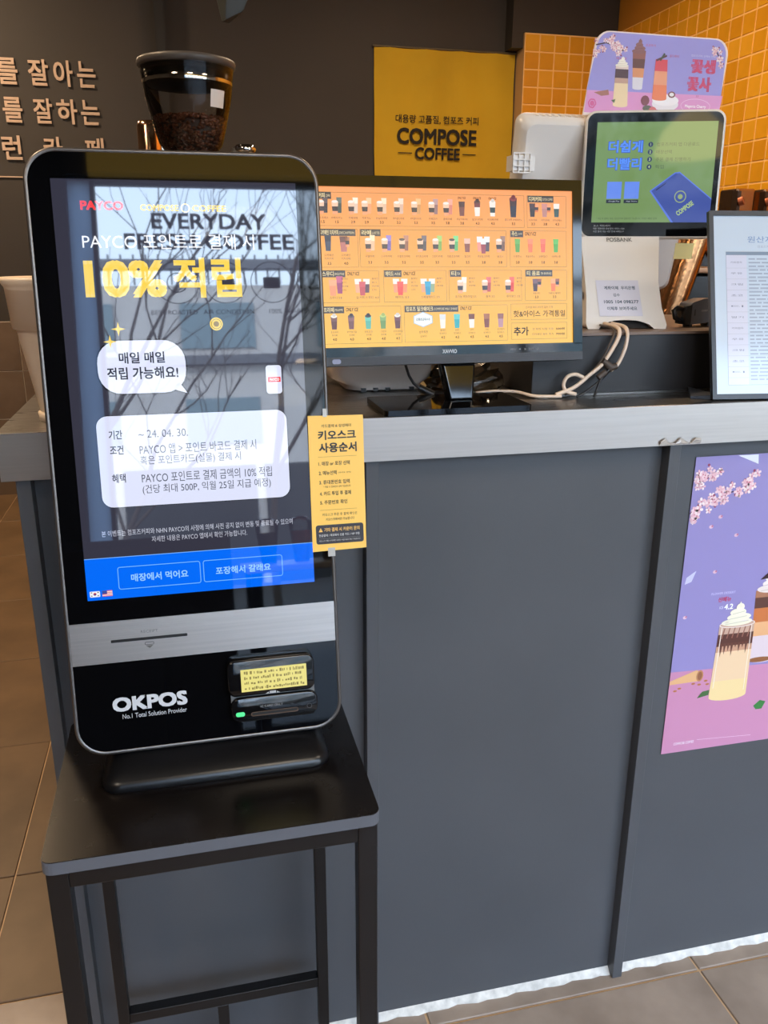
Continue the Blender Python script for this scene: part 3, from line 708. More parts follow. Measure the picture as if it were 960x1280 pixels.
MB().prism(rrect(181, 240, -161.5, -156, 2.6), 10.8, 11.2, mat('slot_brown', (86, 66, 52), .25), frame=kf).prism(rrect(182.5, 238.5, -160, -157, 1.4), 11.2, 11.3, mat('slot_black', (6, 6, 6), .6), frame=kf).build('card_slot', cr_)
MB().prism(rrect(162.5, 173.5, -160, -154.5, 2.6), 10.8, 11.6, emis('green_light', (90, 235, 150), 1.2), frame=kf).build('green_light', cr_)
p = Print(kf, 11.0, emit=False, gloss=.4, pre='k'); p.ctext('IC CARD ONLY', 207, -151, -148.2, (150, 150, 150)); p.ring([(254+3*math.cos(2*PI*k/14), -156+3*math.sin(2*PI*k/14)) for k in range(14)], .5, (80, 80, 82)); p.build('slot_lettering', cr_)

# yellow instruction card taped to the kiosk's right edge
yf = frame(kf(270, 38, 2.2), (1, 0, 0), (0, .163, .987))
yc = thing('instruction_card', yf(34, 0, 0), 'yellow instruction card taped on the right edge of kiosk', 'card')
MB().prism([(-1, 0), (67, 1), (69, 167), (.5, 168)], -.5, .1, mat('card_yellow', (255, 202, 92), .4), frame=yf).build('card_sheet', yc)
p = Print(yf, .15, emit=False, gloss=.4, step=.1, pre='y')
K = (34, 28, 24)
p.ctext('카드결제 & 삼성페이', 35, 153, 157, K, wmax=37, res=1)
p.text('키오스크', 12, 59, 138, 149.5, K, bold=.035); p.text('사용순서', 12.5, 59.5, 122.5, 134.5, K, bold=.035)
p.rect(11, 59, 117.2, 117.5, (120, 90, 50)); p.rect(10, 57, 51.5, 51.8, (120, 90, 50))
for t, x1, y in (('1. 매장 or 포장 선택', 50, 106.5), ('2. 메뉴선택', 33, 95), ('3. 휴대폰번호 입력', 49, 83.5), ('4. 카드 투입 후 결제', 50, 69.5), ('5. 주문번호 확인', 45, 58.5)):
    p.text(t, 11, x1, y, y+5.3, K, bold=.012)
p.text('(추가도 선택)', 35.5, 51, 96.2, 98.2, K, res=1); p.text('* 적립 시 전화번호 입력 가능합니다', 16, 50, 79, 81.6, K, res=1)
p.ctext('키오스크 주문 후 결제 확인은', 35, 44, 47.6, K, wmax=44, res=1); p.ctext('키오스크에서만 가능합니다', 35, 38, 41.6, K, wmax=36, res=1)
p.rect(4, 64, 9, 33, (44, 40, 46), 1, r=3)
p.poly([(7.5, 24.5), (12.5, 24.5), (10, 29.5)], (252, 196, 96), 3); p.rect(9.7, 10.3, 25.8, 27.8, K, 4)
p.text('기타 결제 시 카운터 문의', 14.5, 59, 24.3, 29.3, (252, 196, 96), bold=.02); p.text('현금결제 / 제로페이 선불 카드 / VIP 쿠폰', 7.5, 59, 18.2, 21.4, (230, 226, 220), res=1)
p.rect(7, 60, 15.8, 16, (150, 146, 140)); p.text('키오스크 이용 시 자세한 사항은 카운터에서 확인 가능합니다', 7.5, 59.5, 12, 14.2, (200, 196, 190), res=1)
p.build('card_print', yc)
TP = mat('tape_strip', (190, 188, 184), .15)
MB().prism([(19, 166), (24, 166), (24, 176), (19, 176)], .1, .3, TP, frame=yf).build('tape_strip', yc)
MB().prism([(18, -7), (27, -7), (27, 4), (18, 4)], .1, .3, TP, frame=yf).build('tape_strip', yc)

# ------------------------------------------------------------------ menu monitor
mf = frame((.7652, .0685, 1.1864), (1, 0, 0), (0, math.sin(math.radians(10)), math.cos(math.radians(10))), .945)
mm = thing('menu_monitor', (.985, .05, 1.10), 'black desktop monitor showing an orange drinks menu on steel worktop', 'monitor')
MB().prism(rrect(-14, 419, -27, 247, 5), -22, -4, BLACK, frame=mf).prism(rrect(60, 290, 40, 210, 30), -44, -22, BLACK, frame=mf).build('rear_shell', mm)
bz = MB()
def framebox(u0, u1, v0, v1, d0, d1, m): bz.prism([(u0, v0), (u1, v0), (u1, v1), (u0, v1)], d0, d1, m, frame=mf)
framebox(-14, 0, -2, 247, -4, 3, GLOSSBLACK); framebox(404, 419, -2, 247, -4, 3, GLOSSBLACK); framebox(0, 404, 231, 247, -4, 3, GLOSSBLACK); framebox(-14, 419, -14, 0, -4, 3, GLOSSBLACK)
bz.build('bezel', mm, .001, 2)
ch = MB(); CH = mat('chin_grey', (62, 62, 66), .5)
for k_ in range(6): ch.prism([(-14, -27+k_*2.1), (419, -27+k_*2.1), (419, -25.3+k_*2.1), (-14, -25.3+k_*2.1)], -4, 4.2, CH, frame=mf)
ch.prism([(-14, -27.2), (419, -27.2), (419, -14), (-14, -14)], -4, 3.4, CH, frame=mf); ch.build('ribbed_chin', mm)
MB().prism(rrect(14, 27, -24, -17, 3.2), 4.2, 5.5, mat('button_grey', (150, 150, 175), .2), frame=mf).build('power_button', mm)
p = Print(mf, 3.1, emit=False, gloss=.4, pre='k')
p.text('XAVVIO', 186, 209, -12, -6, (190, 192, 196), bold=.04)
p.text('MENU', 297, 306, -10, -7, (150, 150, 152)); p.poly([(311, -8.5), (313.5, -10), (313.5, -7)], (150, 150, 152)); p.poly([(323, -8.5), (320.5, -10), (320.5, -7)], (150, 150, 152)); p.text('EXIT', 328, 336, -10, -7, (150, 150, 152)); p.ring([(342+1.5*math.cos(k), -8.5+1.5*math.sin(k)) for k in range(6)], .5, (150, 150, 152))
p.build('bezel_lettering', mm)
sb = MB(); sb.add([mf(0, 0, .2), mf(404, 0, .2), mf(404, 231, .2), mf(0, 231, .2)], [(0, 1, 2, 3)], emis('menu_background', (252, 158, 88), 1.0, rough=.35, rgb2=(255, 196, 76)))  # redder top stands in for the panel's viewing-angle shift
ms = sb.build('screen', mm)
p = Print(mf, .2, gloss=.25, step=.03, pre='n')
K = (40, 32, 24); HB = (58, 46, 40)
def box(u0, u1, v0, v1): p.outline(u0, u1, v0, v1, .45, (74, 84, 30), 2)
def head(u, v, t, wd_, t2=None, extra=None):
    p.rect(u-1, u+wd_, v-8.5, v+1.5, HB, 2); w0 = wd_*(.52 if t2 else .9)
    p.text(t, u+1.2, u+w0, v-7, v, (250, 226, 170), 3, bold=.02, res=1)
    if t2: p.text(t2, u+w0+1.2, u+wd_-1.5, v-5.5, v-2.2, (236, 214, 170), 3, shear=.2, res=1)
    if extra: p.text(extra, u+wd_+2.5, u+wd_+2.5+len(extra)*2.4, v-6, v-.6, K, 3, bold=.02, shear=.25, res=1)
def tcup(cx, v0, h, body, top, wd_=8, lid=None, sleeve=None, lay=3):
    f = lambda t: wd_*(.36+.14*t)
    def seg(a, b_, c, l): p.poly([(cx-f(a), v0+h*a), (cx+f(a), v0+h*a), (cx+f(b_), v0+h*b_), (cx-f(b_), v0+h*b_)], c, l)
    seg(0, .62, body, lay); seg(.62, 1, top, lay)
    if sleeve: seg(.25, .62, sleeve, lay+1)
    if lid: p.ell(cx, v0+h, f(1)*.95, h*.13, lid, lay+1, 10); p.ell(cx+.4, v0+h*1.1, f(1)*.6, h*.13, tuple(max(0, v-30) for v in lid), lay+2, 8)
WHc, ORc, DKc, BRc = (246, 236, 226), (250, 160, 110), (52, 36, 38), (150, 84, 64)
def pair(cx, v0, c2, h=22, lid=None):
    tcup(cx+4.5, v0+2, h, c2, tuple(min(255, v+40) for v in c2), 8, lay=3)
    tcup(cx-2, v0, h*.82, ORc, (250, 200, 170), 10, sleeve=DKc, lay=6); p.ell(cx-2, v0+h*.82, 4.6, 2, lid or WHc, 9, 10)
def name(cx, v, t, w_=19, h=3.4): p.ctext(t, cx, v, v+h, K, wmax=w_, res=1, lay=5)
def price(cx, v, t): p.ctext(t, cx, v, v+3.8, K, lay=5, bold=.02, res=1)
X_ = lambda px: 56+(px-120)*.4316
# row 1
box(-3, 324, 176, 223); head(4, 222, '커피', 20, 'COFFEE')
r1 = [(14, '에스프레소', '1.5'), (62, '아메리카노', '1.5'), (118, '카페라떼', '2.9'), (165, '카푸치노', '2.9'), (218, '바닐라라떼', '3.3'), (278, '헤이즐넛라떼', '3.3'), (340, '카라멜마끼아또', '3.5'), (402, '카페모카', '3.5'), (455, '돌체라떼', '3.8'), (508, '흑당카페라떼', '3.8'), (565, '달고나라떼', '4.3'), (622, '아인슈페너라떼', '4.3'), (700, '콜드브루 아메리카노', '3.5')]
c1 = [DKc, (60, 70, 60), (230, 200, 180), ORc, (230, 190, 160), (220, 180, 160), (210, 150, 90), (150, 110, 110), (220, 130, 110)]
for i, (px, t, pr_) in enumerate(r1):
    u = X_(px)
    if i < 9: pair(u, 192, c1[i], lid=(240, 240, 240) if i == 7 else None)
    elif i == 9: tcup(u, 192, 21, (120, 60, 50), (80, 44, 40), 10)
    elif i == 10: tcup(u, 192, 21, WHc, (120, 50, 50), 10, (90, 50, 40))
    elif i == 11: tcup(u, 192, 21, WHc, WHc, 10, WHc, (40, 60, 60))
    else: tcup(u, 191, 27, (36, 28, 50), (60, 24, 26), 12, (140, 40, 40))
    name(u, 185.5, t, 17 if i < 12 else 28); price(u, 179.5, pr_)
    if i > 8: p.ctext('ONLY ICE', u, 216.5, 220, K, bold=.02, res=1, shear=.2, wmax=13)
# row 1 right
box(329, 394, 176, 223); head(331, 222, '디저커피', 42, 'DUTCH COFFEE')
for px, t, pr_, a in ((775, '더치커피', '3.3', DKc), (822, '더치라떼', '3.8', (190, 130, 120)), (868, '더치슈페너', '4.3', (50, 80, 76))):
    u = X_(px)
    tcup(u-1, 192, 20, a, (a[0]+20, a[1]+10, a[2]+10) if a != (50, 80, 76) else WHc, 10); 
    if px < 860: tcup(u+6, 199, 12, (220, 120, 70), ORc, 7, sleeve=DKc)
    name(u, 185.5, t, 15); price(u, 179.5, pr_)
# row 2
box(-3, 61, 117, 171); head(4, 170, '디카페인 더치커피', 54, 'DECAFFEIN')
tcup(X_(28), 140, 22, (56, 60, 80), (40, 40, 56), 10); tcup(X_(82), 139, 22, (190, 110, 100), (110, 60, 50), 12); tcup(X_(95), 146, 14, ORc, (170, 120, 90), 7, sleeve=DKc)
for px, a, b_, pr_ in ((30, '디카페인', '더치커피', '3.5'), (88, '디카페인', '더치라떼', '4.0')): name(X_(px), 132.5, a, 13); name(X_(px), 127.5, b_, 13); price(X_(px), 120.5, pr_)
box(64, 294, 117, 171); head(66, 170, '라떼', 30, 'LATTE'); box(300, 394, 117, 171); head(302, 170, '주스', 20, 'JUICE', 'ONLY ICE')
r2 = [(172, '곡물라떼', '3.3', (250, 190, 150)), (230, '고구마라떼', '3.5', (110, 90, 170)), (292, '더블초코라떼', '3.5', (150, 90, 70)), (357, '쿠키초코라떼', '3.5', (70, 60, 70)), (413, '그린티라떼', '3.5', (130, 170, 70)), (473, '민트초코라떼', '3.5', (90, 180, 100)), (525, '밀크티', '3.5', (140, 70, 50)), (585, '흑당밀크라떼', '3.8', None), (648, '달고나', '3.8', (120, 80, 60))]
for i, (px, t, pr_, c) in enumerate(r2):
    u = X_(px)
    if i == 6: tcup(u, 139, 20, c, (236, 190, 170), 10)
    elif i == 7:
        for d, cc in ((-6, (240, 150, 130)), (6, (80, 60, 70)), (0, (160, 60, 70))): tcup(u+d, 137+(3 if d else 0), 22, cc, (236, 240, 246), 9, lay=3 if d else 6)
    else: pair(u, 139, c, lid=(70, 56, 50) if i in (2, 3, 5) else None)
    name(u, 131, t, 19); price(u, 122, pr_)
for px, t, pr_, c in ((714, '키위주스', '3.8', (90, 160, 60)), (763, '복숭아주스', '3.8', (250, 120, 70)), (812, '오렌지당근', '3.8', (240, 100, 70)), (862, '샤인머스켓', '3.8', (80, 170, 60))):
    u = X_(px); tcup(u, 139, 20, c, tuple(min(255, v+20) for v in c), 9); name(u, 131, t, 15); price(u, 122, pr_)
# row 3
box(-3, 91, 66, 112); head(4, 111, '스무디', 36, 'SMOOTHIE', 'ONLY ICE'); box(98, 196, 66, 112); head(100, 111, '에이드', 26, 'ADE', 'ONLY ICE'); box(200, 318, 66, 112); head(203, 111, '티', 17, 'TEA'); box(324, 394, 66, 112); head(326, 111, '티 음료', 44, 'TEA BEVERAGE')
def trio(u, a, b_, c):
    tcup(u-6, 80, 20, a, WHc, 10); tcup(u+7, 80, 20, b_, WHc, 10); tcup(u+.5, 76, 20, c, tuple(min(255, v+16) for v in c), 10, lay=6)
def notes(u, n):
    for k_ in range(n): p.text(('플레인', '딸기', '라떼', '초코우유', '커피')[k_ % 5], u, u+(7 if k_ % 2 else 10), 99-k_*5.4, 101.6-k_*5.4, K, res=1)
tcup(X_(62), 79, 25, (160, 60, 110), (200, 90, 130), 10); tcup(X_(38), 76, 23, (250, 150, 100), (250, 170, 120), 12, lay=5); notes(X_(68), 4); trio(X_(140), (240, 170, 130), (90, 50, 70), (200, 70, 80)); notes(X_(175), 4)
p.text('스무디 3.8', X_(25), X_(68), 71, 75, K, res=1); p.text('요거트스무디 4.0', X_(118), X_(198), 71, 75, K, res=1)
trio(X_(275), (250, 150, 110), (250, 140, 90), (236, 60, 50)); notes(X_(315), 4); trio(X_(375), (230, 160, 120), (150, 170, 130), (20, 150, 190)); notes(X_(408), 3)
p.text('에이드 3.5', X_(257), X_(306), 71, 75, K, res=1); p.text('스페셜에이드 3.5', X_(350), X_(418), 71, 75, K, res=1)
for px, c, t in ((500, (240, 220, 190), '유기농 캐모마일 3.5'), (592, (190, 70, 60), '홍차 3.5'), (680, (226, 60, 40), '루이보스 3.5')): pair(X_(px), 78, c); notes(X_(px+28), 3); name(X_(px+15), 71, t, 34, 4)
for px, c, t, pr_ in ((785, (70, 30, 40), '복숭아티', '3.3'), (855, (250, 120, 60), '자몽허니블랙티', '3.3')):
    u = X_(px); tcup(u-2, 80, 19, c, tuple(min(255, v+50) for v in c), 9); tcup(u+5, 87, 12, ORc, BRc, 7, sleeve=DKc); name(u, 75.5, t, 20, 3); price(u, 69.5, pr_)
# row 4
box(-3, 123, 6, 60); head(4, 59, '프라페', 32, 'FRAPPE', 'ONLY ICE'); box(128, 294, 6, 60); head(130, 59, '컴포즈 밀크쉐이크', 84, 'COMPOSE MILK SHAKE', 'ONLY ICE')
for px, t, c, lid in ((37, '초코쿠키', (96, 44, 40), WHc), (97, '쿠키앤크림', (120, 70, 70), (90, 70, 76)), (157, '민트초코', (90, 180, 160), (50, 40, 44)), (210, '그린티', (110, 150, 80), (190, 210, 120)), (262, '모카자바칩', (96, 40, 44), WHc)):
    u = X_(px); tcup(u, 27, 19, c, tuple(min(255, v+20) for v in c), 10, lid); name(u, 21.5, t, 17, 3); name(u, 17, '프라페', 8, 2.8); price(u, 10.5, '4.0' if px < 250 else '4.5')
u = X_(355); p.poly([(u-15, 34), (u-15, 45), (u, 51), (u+15, 45), (u+15, 34), (u, 28)], (150, 190, 220), 3); p.poly([(u-14, 34.6), (u-14, 44.4), (u, 50), (u+14, 44.4), (u+14, 34.6), (u, 29)], (246, 250, 252), 4)
p.ctext('강릉초당옥수수', u, 37.5, 42, (60, 90, 90), wmax=22, lay=6, res=1, bold=.02); name(u, 19, '상하목장', 14, 4); name(u, 13, '밀크쉐이크', 10, 3)
for px, t, c, c2 in ((427, '플레인', WHc, (226, 226, 226)), (480, '민트', (30, 170, 180), (90, 200, 200)), (535, '쿠키', WHc, (120, 60, 40)), (592, '커피', (130, 60, 40), (170, 100, 60)), (645, '초코딸기', (190, 140, 150), (150, 90, 80))):
    u = X_(px); tcup(u, 26, 21, c, c2, 10); name(u, 21.5, t, 14, 3); name(u, 17, '밀크쉐이크', 11, 2.8); price(u, 10.5, '4.2' if px < 500 else '4.5')
box(300, 394, 37, 61); p.ctext('인/아웃 테이크아웃 할인 가격', 347, 54, 57.5, K, wmax=64, res=1); p.text('핫&아이스 가격통일', 304, 391, 41, 51, K, 3, bold=.01)
box(300, 394, 7, 32); p.text('추가', 304, 329, 12.5, 26, K, 3, bold=.03); p.text('샷 휘핑 시럽 우유', 335, 371, 20.5, 24, K, res=1); p.text('500원', 375, 390, 20.5, 24, K, bold=.02, res=1); p.text('디카페인 원두 추가', 335, 371, 12.5, 16, K, res=1); p.text('700원', 375, 390, 12.5, 16, K, bold=.02, res=1)
p.build('menu_print', ms)
# neck, base, cable
nk = MB()
n0 = [(.952, .056), (.988, .056), (.992, .074), (.948, .074)]; n1 = [(.936, .086), (1.000, .086), (1.002, .108), (.934, .108)]
nk.add([(x, y, 1.108) for x, y in n0]+[(x, y, 1.20) for x, y in n1], [(0, 1, 5, 4), (1, 2, 6, 5), (2, 3, 7, 6), (3, 0, 4, 7), (0, 3, 2, 1), (4, 5, 6, 7)], GLOSSBLACK); nk.build('neck', mm, .004, 3)
MB().prism(rrect(.838, 1.054, -.009, .112, .006, 4), 1.1005, 1.1085, GLOSSBLACK).build('base_plate', mm, .0015)
MB().tube([(.905, .15, 1.165), (.906, .14, 1.15), (.909, .13, 1.135), (.915, .125, 1.124), (.922, .122, 1.118)], .0022, BLACK, 8).tube([(.922, .122, 1.118), (.944, .115, 1.107)], .006, BLACK, 8).build('power_lead', mm)

# ------------------------------------------------------------------ till: customer display, stand, cashier display
ya = math.radians(-19); ti = math.radians(4)
pu = Vector((math.cos(ya), math.sin(ya), 0)); pk = Vector((-math.sin(ya), math.cos(ya), 0)); pv = Vector((0, 0, 1))*math.cos(ti)+pk*math.sin(ti)
of = frame((1.252, .281, 1.341), pu, pv)
pos = thing('till_terminal', (1.30, .22, 1.197), 'white two-screen till showing a green app notice, standing on black riser', 'till')
k = MB(); o0 = rrect(-3, 223, -2, 200, 17, 8); o1 = rrect(.5, 219.5, 1.5, 196.5, 14, 8); n = len(o0)
k.add([of(a, b_, -26) for a, b_ in rrect(12, 208, 12, 186, 16, 8)]+[of(a, b_, -16) for a, b_ in o0]+[of(a, b_, -1) for a, b_ in o0]+[of(a, b_, 0) for a, b_ in o1],
      [(r*n+i, r*n+(i+1) % n, (r+1)*n+(i+1) % n, (r+1)*n+i) for r in range(3) for i in range(n)], WHITEP, True)
k.add([of(a, b_, -26) for a, b_ in rrect(12, 208, 12, 186, 16, 8)], [tuple(reversed(range(n)))], WHITEP)
k.build('display_housing', pos)
k = MB(); k.add([of(a, b_, .05) for a, b_ in o1], [tuple(range(n))], mat('till_glass', (6, 7, 10), .05, spec=.14)); k.build('display_glass', pos)
k = MB(); k.add([of(16, 24, .2), of(211, 24, .2), of(211, 182, .2), of(16, 182, .2)], [(0, 1, 2, 3)], emis('till_screen', (118, 148, 92), 1, rough=.05, ior=1.28))
ts = k.build('display_screen', pos)
p = Print(of, .2, gloss=.05, ior=1.28, step=.04, pre='t')
BLc = (96, 150, 250); NV = (52, 62, 96)
p.text('더쉽게', 36, 93, 134, 154, (60, 80, 190), 2, bold=.06); p.text('더빨리', 36, 93, 107, 127, (60, 80, 190), 2, bold=.06)
p.text('더쉽게', 37, 92, 135, 153, BLc, 3, bold=.03); p.text('더빨리', 37, 92, 108, 126, BLc, 3, bold=.03)
for k_, t in enumerate(('컴포즈커피 앱 다운로드', '매장선택', '주문 결제 진행하기', '픽업')):
    y = 147-k_*11.6; p.ell(105, y, 4, 4, NV, 3, 18); p.ctext(str(k_+1), 105, y-2.2, y+2.2, (190, 210, 160), wmax=3, lay=4, bold=.03); p.text(t, 115, (184, 140, 171, 129)[k_], y-3, y+3, (84, 100, 76), 3, res=1)
for x in (38.5, 67.5): p.rect(x, x+24, 62, 89, (104, 140, 236), 2); p.rect(x, x+24, 55, 60.5, (40, 46, 60), 2); p.text('App Store' if x > 60 else 'Google Play', x+4, x+22, 56.6, 59, (200, 210, 220), 3, res=1)
p.poly([(109, 74), (148, 103), (156, 104), (211, 62), (211, 24), (148, 24)], (92, 122, 220), 2)
p.poly([(112, 74), (149, 101.5), (156, 102), (211, 60), (211, 24), (152, 24)], (66, 84, 160), 3)
p.poly([(119, 76), (136, 88), (134, 85), (120, 74.5)], (40, 48, 90), 4)
p.ring([(160+9*math.cos(2*PI*k/24), 65+9*math.sin(2*PI*k/24)) for k in range(24)], 1.6, (150, 170, 120), 5); p.ell(160, 65, 4, 4, (150, 170, 120), 5)
p.text('COMPOSE', 159, 190, 34, 42, (170, 196, 130), 5, bold=.04, rot=math.radians(37))
p.text('* 적립 및 결제는 매장, 컴포즈커피 앱에서만 가능합니다. 자세한 내용은 문의', 24, 124, 28.5, 32, (70, 86, 60), 3, res=1)
p.build('screen_print', ts)
p = Print(of, .08, emit=False, gloss=.3, pre='k')
for k_, (t, x1) in enumerate((('포스 카드리더', 48), ('매장 전화번호 안내 문의 서비스 1588', 72), ('매장 문의 가능 시간 안내 서비스 9', 71))): p.text(t, 20, x1, 17-k_*4.6, 20.2-k_*4.6, (170, 172, 176), res=1)
p.build('bezel_lettering', pos)
# stand with cable arch, sheared back towards the display
sO, sU, sV = Vector((1.213, .157, 1.1975)), Vector((.986, -.165, 0)), Vector((.11, .58, .81))
def sf(a, b_, c=0): return tuple(sO+sU*(a*.001)+sV*(b_*.001)+Vector((.165, .986, 0))*(c*.001))
arch = [(100-34*math.cos(PI*i/14)-34+2, 16*math.sin(PI*i/14)+0) for i in range(15)]
out = [(2, 0)]+[(20, 0)]+[(66-44*math.cos(PI*i/14), 17*math.sin(PI*i/14)) for i in range(1, 14)]+[(112, 0), (131, 0), (134, 8), (130, 40), (131, 90), (140, 150), (144, 178), (8, 178), (8, 120), (6, 60), (0, 10)]
MB().prism(out, 0, 95, WHITEP, frame=sf).build('stand', pos, .006, 3)
MB().prism(rrect(24, 108, .5, 14, 2), 12, 20, mat('arch_dark', (30, 28, 28), .7), frame=sf).build('cable_recess', pos)
MB().box(1.225, 1.345, .20, .30, 1.1975, 1.21, WHITEP).build('stand_base', pos)
for a, b_ in ((-1, 60), (-1, 104)): MB().prism(rrect(a, a+3, b_, b_+14, 1), 10, 26, mat('port_brown', (90, 64, 48), .4), frame=sf).build('port', pos)
p = Print(sf, 0, emit=False, gloss=.4, step=0, pre='k'); p.n0 = -.6
p.text('POSBANK', 52, 96, 168, 176, (120, 118, 116), bold=.03); p.build('maker_lettering', pos)
p = Print(sf, 0, emit=False, gloss=.25, step=-.15, pre='u'); p.n0 = -.9
p.rect(24, 96, 24, 92, (214, 214, 228), 0)
D_ = (74, 92, 110)
p.text('계좌이체  우리은행', 37, 89, 74, 81, D_, 1, bold=.02); p.text('김수', 51, 62, 61, 67, D_, 1, bold=.02); p.text('1005 104 098277', 34, 92, 48, 54, D_, 1, bold=.02); p.text('이체후 보여주세요', 38, 88, 35, 42, D_, 1, bold=.02)
p.build('paper_note', pos)
# cashier display seen from behind
cTL, cBL, cBR, cTR = Vector((1.143, .30, 1.527)), Vector((1.172, .42, 1.24)), Vector((1.518, .42, 1.243)), Vector((1.488, .30, 1.527))
def cf(a, b_, c=0):
    p_ = cBL*(1-a)*(1-b_)+cBR*a*(1-b_)+cTL*(1-a)*b_+cTR*a*b_; return tuple(p_+Vector((0, .92, .38))*(c*.001))
k = MB(); oc = rrect(0, 1, 0, 1, .055, 6); oi = rrect(.03, .97, .03, .97, .05, 6); n = len(oc)
k.add([cf(a, b_, 0) for a, b_ in oi]+[cf(a, b_, 9) for a, b_ in oc]+[cf(a, b_, 34) for a, b_ in oc], [(r*n+i, r*n+n+i, r*n+n+(i+1) % n, r*n+(i+1) % n) for r in range(2) for i in range(n)], WHITEP, True)
k.add([cf(a, b_, 0) for a, b_ in oi], [tuple(reversed(range(n)))], WHITEP)
k.add([cf(a, b_, 34) for a, b_ in oc], [tuple(range(n))], GLOSSBLACK)
sh = k.build('cashier_display_shell', pos)
k = MB()
for i in range(26): k.add([cf(.08+.034*i, .972, 5), cf(.096+.034*i, .972, 5), cf(.096+.034*i, 1.004, 14), cf(.08+.034*i, 1.004, 14), cf(.08+.034*i, 1.004, 30), cf(.096+.034*i, 1.004, 30)], [(0, 1, 2, 3), (3, 2, 5, 4)], mat('vent_rib', (206, 196, 184), .5))
tag(k.build('vent_rib', sh), kind='stuff')
k = MB(); q0 = Vector((1.128, .296, 1.442))
for i in range(4): k.box(q0.x+.010*i, q0.x+.010*i+.002, q0.y, q0.y+.004, q0.z, q0.z+.032, WHITEP)
for i in range(4): k.box(q0.x, q0.x+.032, q0.y-.001, q0.y+.003, q0.z+.010*i, q0.z+.010*i+.002, WHITEP)
k.box(q0.x, q0.x+.04, q0.y+.003, q0.y+.03, q0.z+.004, q0.z+.028, WHITEP)
tag(k.build('lattice_bracket', pos), kind='stuff')
MB().box(1.30, 1.40, .30, .40, 1.30, 1.38, WHITEP).build('display_arm', pos, .005)
# promo card standing behind the customer display
qf = frame((1.245, .300, 1.537), (1, 0, 0), (0, math.sin(math.radians(3)), math.cos(math.radians(3))))
def arcs(cx, cy, r, a0, a1, n_=6): return [(cx+r*math.cos(math.radians(a0+(a1-a0)*i/n_)), cy+r*math.sin(math.radians(a0+(a1-a0)*i/n_))) for i in range(n_+1)]
ol = [(4, -2), (256, -2), (258, 8)]+arcs(243, 100, 25, 0, 90)+arcs(46, 100, 26, 90, 172)+[(5, 4)]
pc = thing('promo_card', (1.38, .30, 1.50), 'lavender and pink drinks card with rounded corners on top of the till', 'card')
MB().prism(ol, -2.5, 0, mat('card_edge', (240, 220, 214), .3), frame=qf).build('backing', pc)
p = Print(qf, .1, emit=False, gloss=.3, step=.1, pre='q')
sc2 = lambda pts, s_: [(131+(a-131)*s_, 50+(b_-50)*s_) for a, b_ in pts]
p.poly([(max(a, 0)*.985+2, b_) for a, b_ in ([(7, 36)]+arcs(46, 100, 24, 172, 90)+arcs(243, 100, 23, 90, 0)+[(263, 37)])], (158, 150, 220), 0)
p.poly([(6, 2), (258, 2), (264, 37), (10, 36)], (222, 150, 204), 0)
blossoms(p, [(22, 104), (40, 108), (58, 104), (66, 97), (78, 100)], 22, 5, 4.5, 2); blossoms(p, [(20, 86), (24, 96)], 8, 4, 4, 2); blossoms(p, [(240, 112), (252, 96), (258, 80)], 8, 4, 5, 2)
glass_of(p, 71, 15, 76, 27, 23, [(.55, (240, 214, 170)), (.68, (200, 160, 140)), (.9, (80, 50, 60)), (1, (230, 210, 200))], 4); cream(p, 71, 74, 24, 14, (246, 238, 224), 6)
glass_of(p, 101, 42, 98, 18, 24, [(.3, (224, 220, 230)), (.55, (226, 150, 100)), (.8, (100, 56, 50)), (1, (150, 90, 80))], 2); cream(p, 101, 96, 26, 20, (140, 90, 90), 3)
p.ell(155, 20, 25, 11, (236, 232, 238), 3, 24); p.ell(155, 26, 25, 9, (246, 242, 246), 4, 24)
glass_of(p, 143, 28, 88, 27, 22, [(.35, (240, 130, 80)), (.7, (240, 160, 120)), (1, (222, 70, 84))], 5); p.line(133, 86, 152, 94, 3, (90, 40, 50), 7); p.line(140, 86, 148, 97, 3, (60, 70, 50), 7)
p.ell(166, 35, 7, 5, (120, 50, 50), 6, 12); p.ell(166, 35, 4.5, 3, (240, 236, 236), 7, 12); p.ell(117, 24, 8, 8, (130, 60, 70), 5, 12); p.ell(122, 12, 9, 5, (90, 90, 70), 5, 10); p.ell(132, 10, 7, 5, (214, 110, 110), 6, 10)
p.poly([(22, 33), (48, 38), (50, 30), (36, 28)], (170, 110, 96), 4); p.poly([(54, 22), (62, 24), (60, 18)], (80, 100, 60), 4)
p.ring([(20+7*math.cos(k), 16+7*math.sin(k)) for k in range(6)], 2, (214, 90, 150), 3); p.ell(20, 16, 4, 4, (214, 90, 150), 3)
RD = (206, 62, 110)
p.text('꽃생', 199, 246, 70, 92, RD, 3, bold=.06); p.text('꽃사', 194, 240, 42, 65, RD, 3, bold=.06)
p.text('컴포즈커피 신메뉴 안내', 198, 244, 95, 98.5, (214, 206, 240), 3, res=1); p.ctext('3.5', 215, 33, 36, (160, 50, 100))
p.ring([(213+28*math.cos(2*PI*k/30), 19+11*math.sin(2*PI*k/30)) for k in range(30)], .6, (246, 214, 240)); p.ctext('Magenta Cherry', 213, 15, 21, (252, 240, 250), bold=.03, wmax=44)
for x, y, t in ((112, 106, '초코쿠키'), (158, 92, '딸기 에이드'), (60, 84, '바닐라')): p.text(t, x, x+18, y, y+4, (206, 80, 120), res=1)
p.build('artwork', pc)

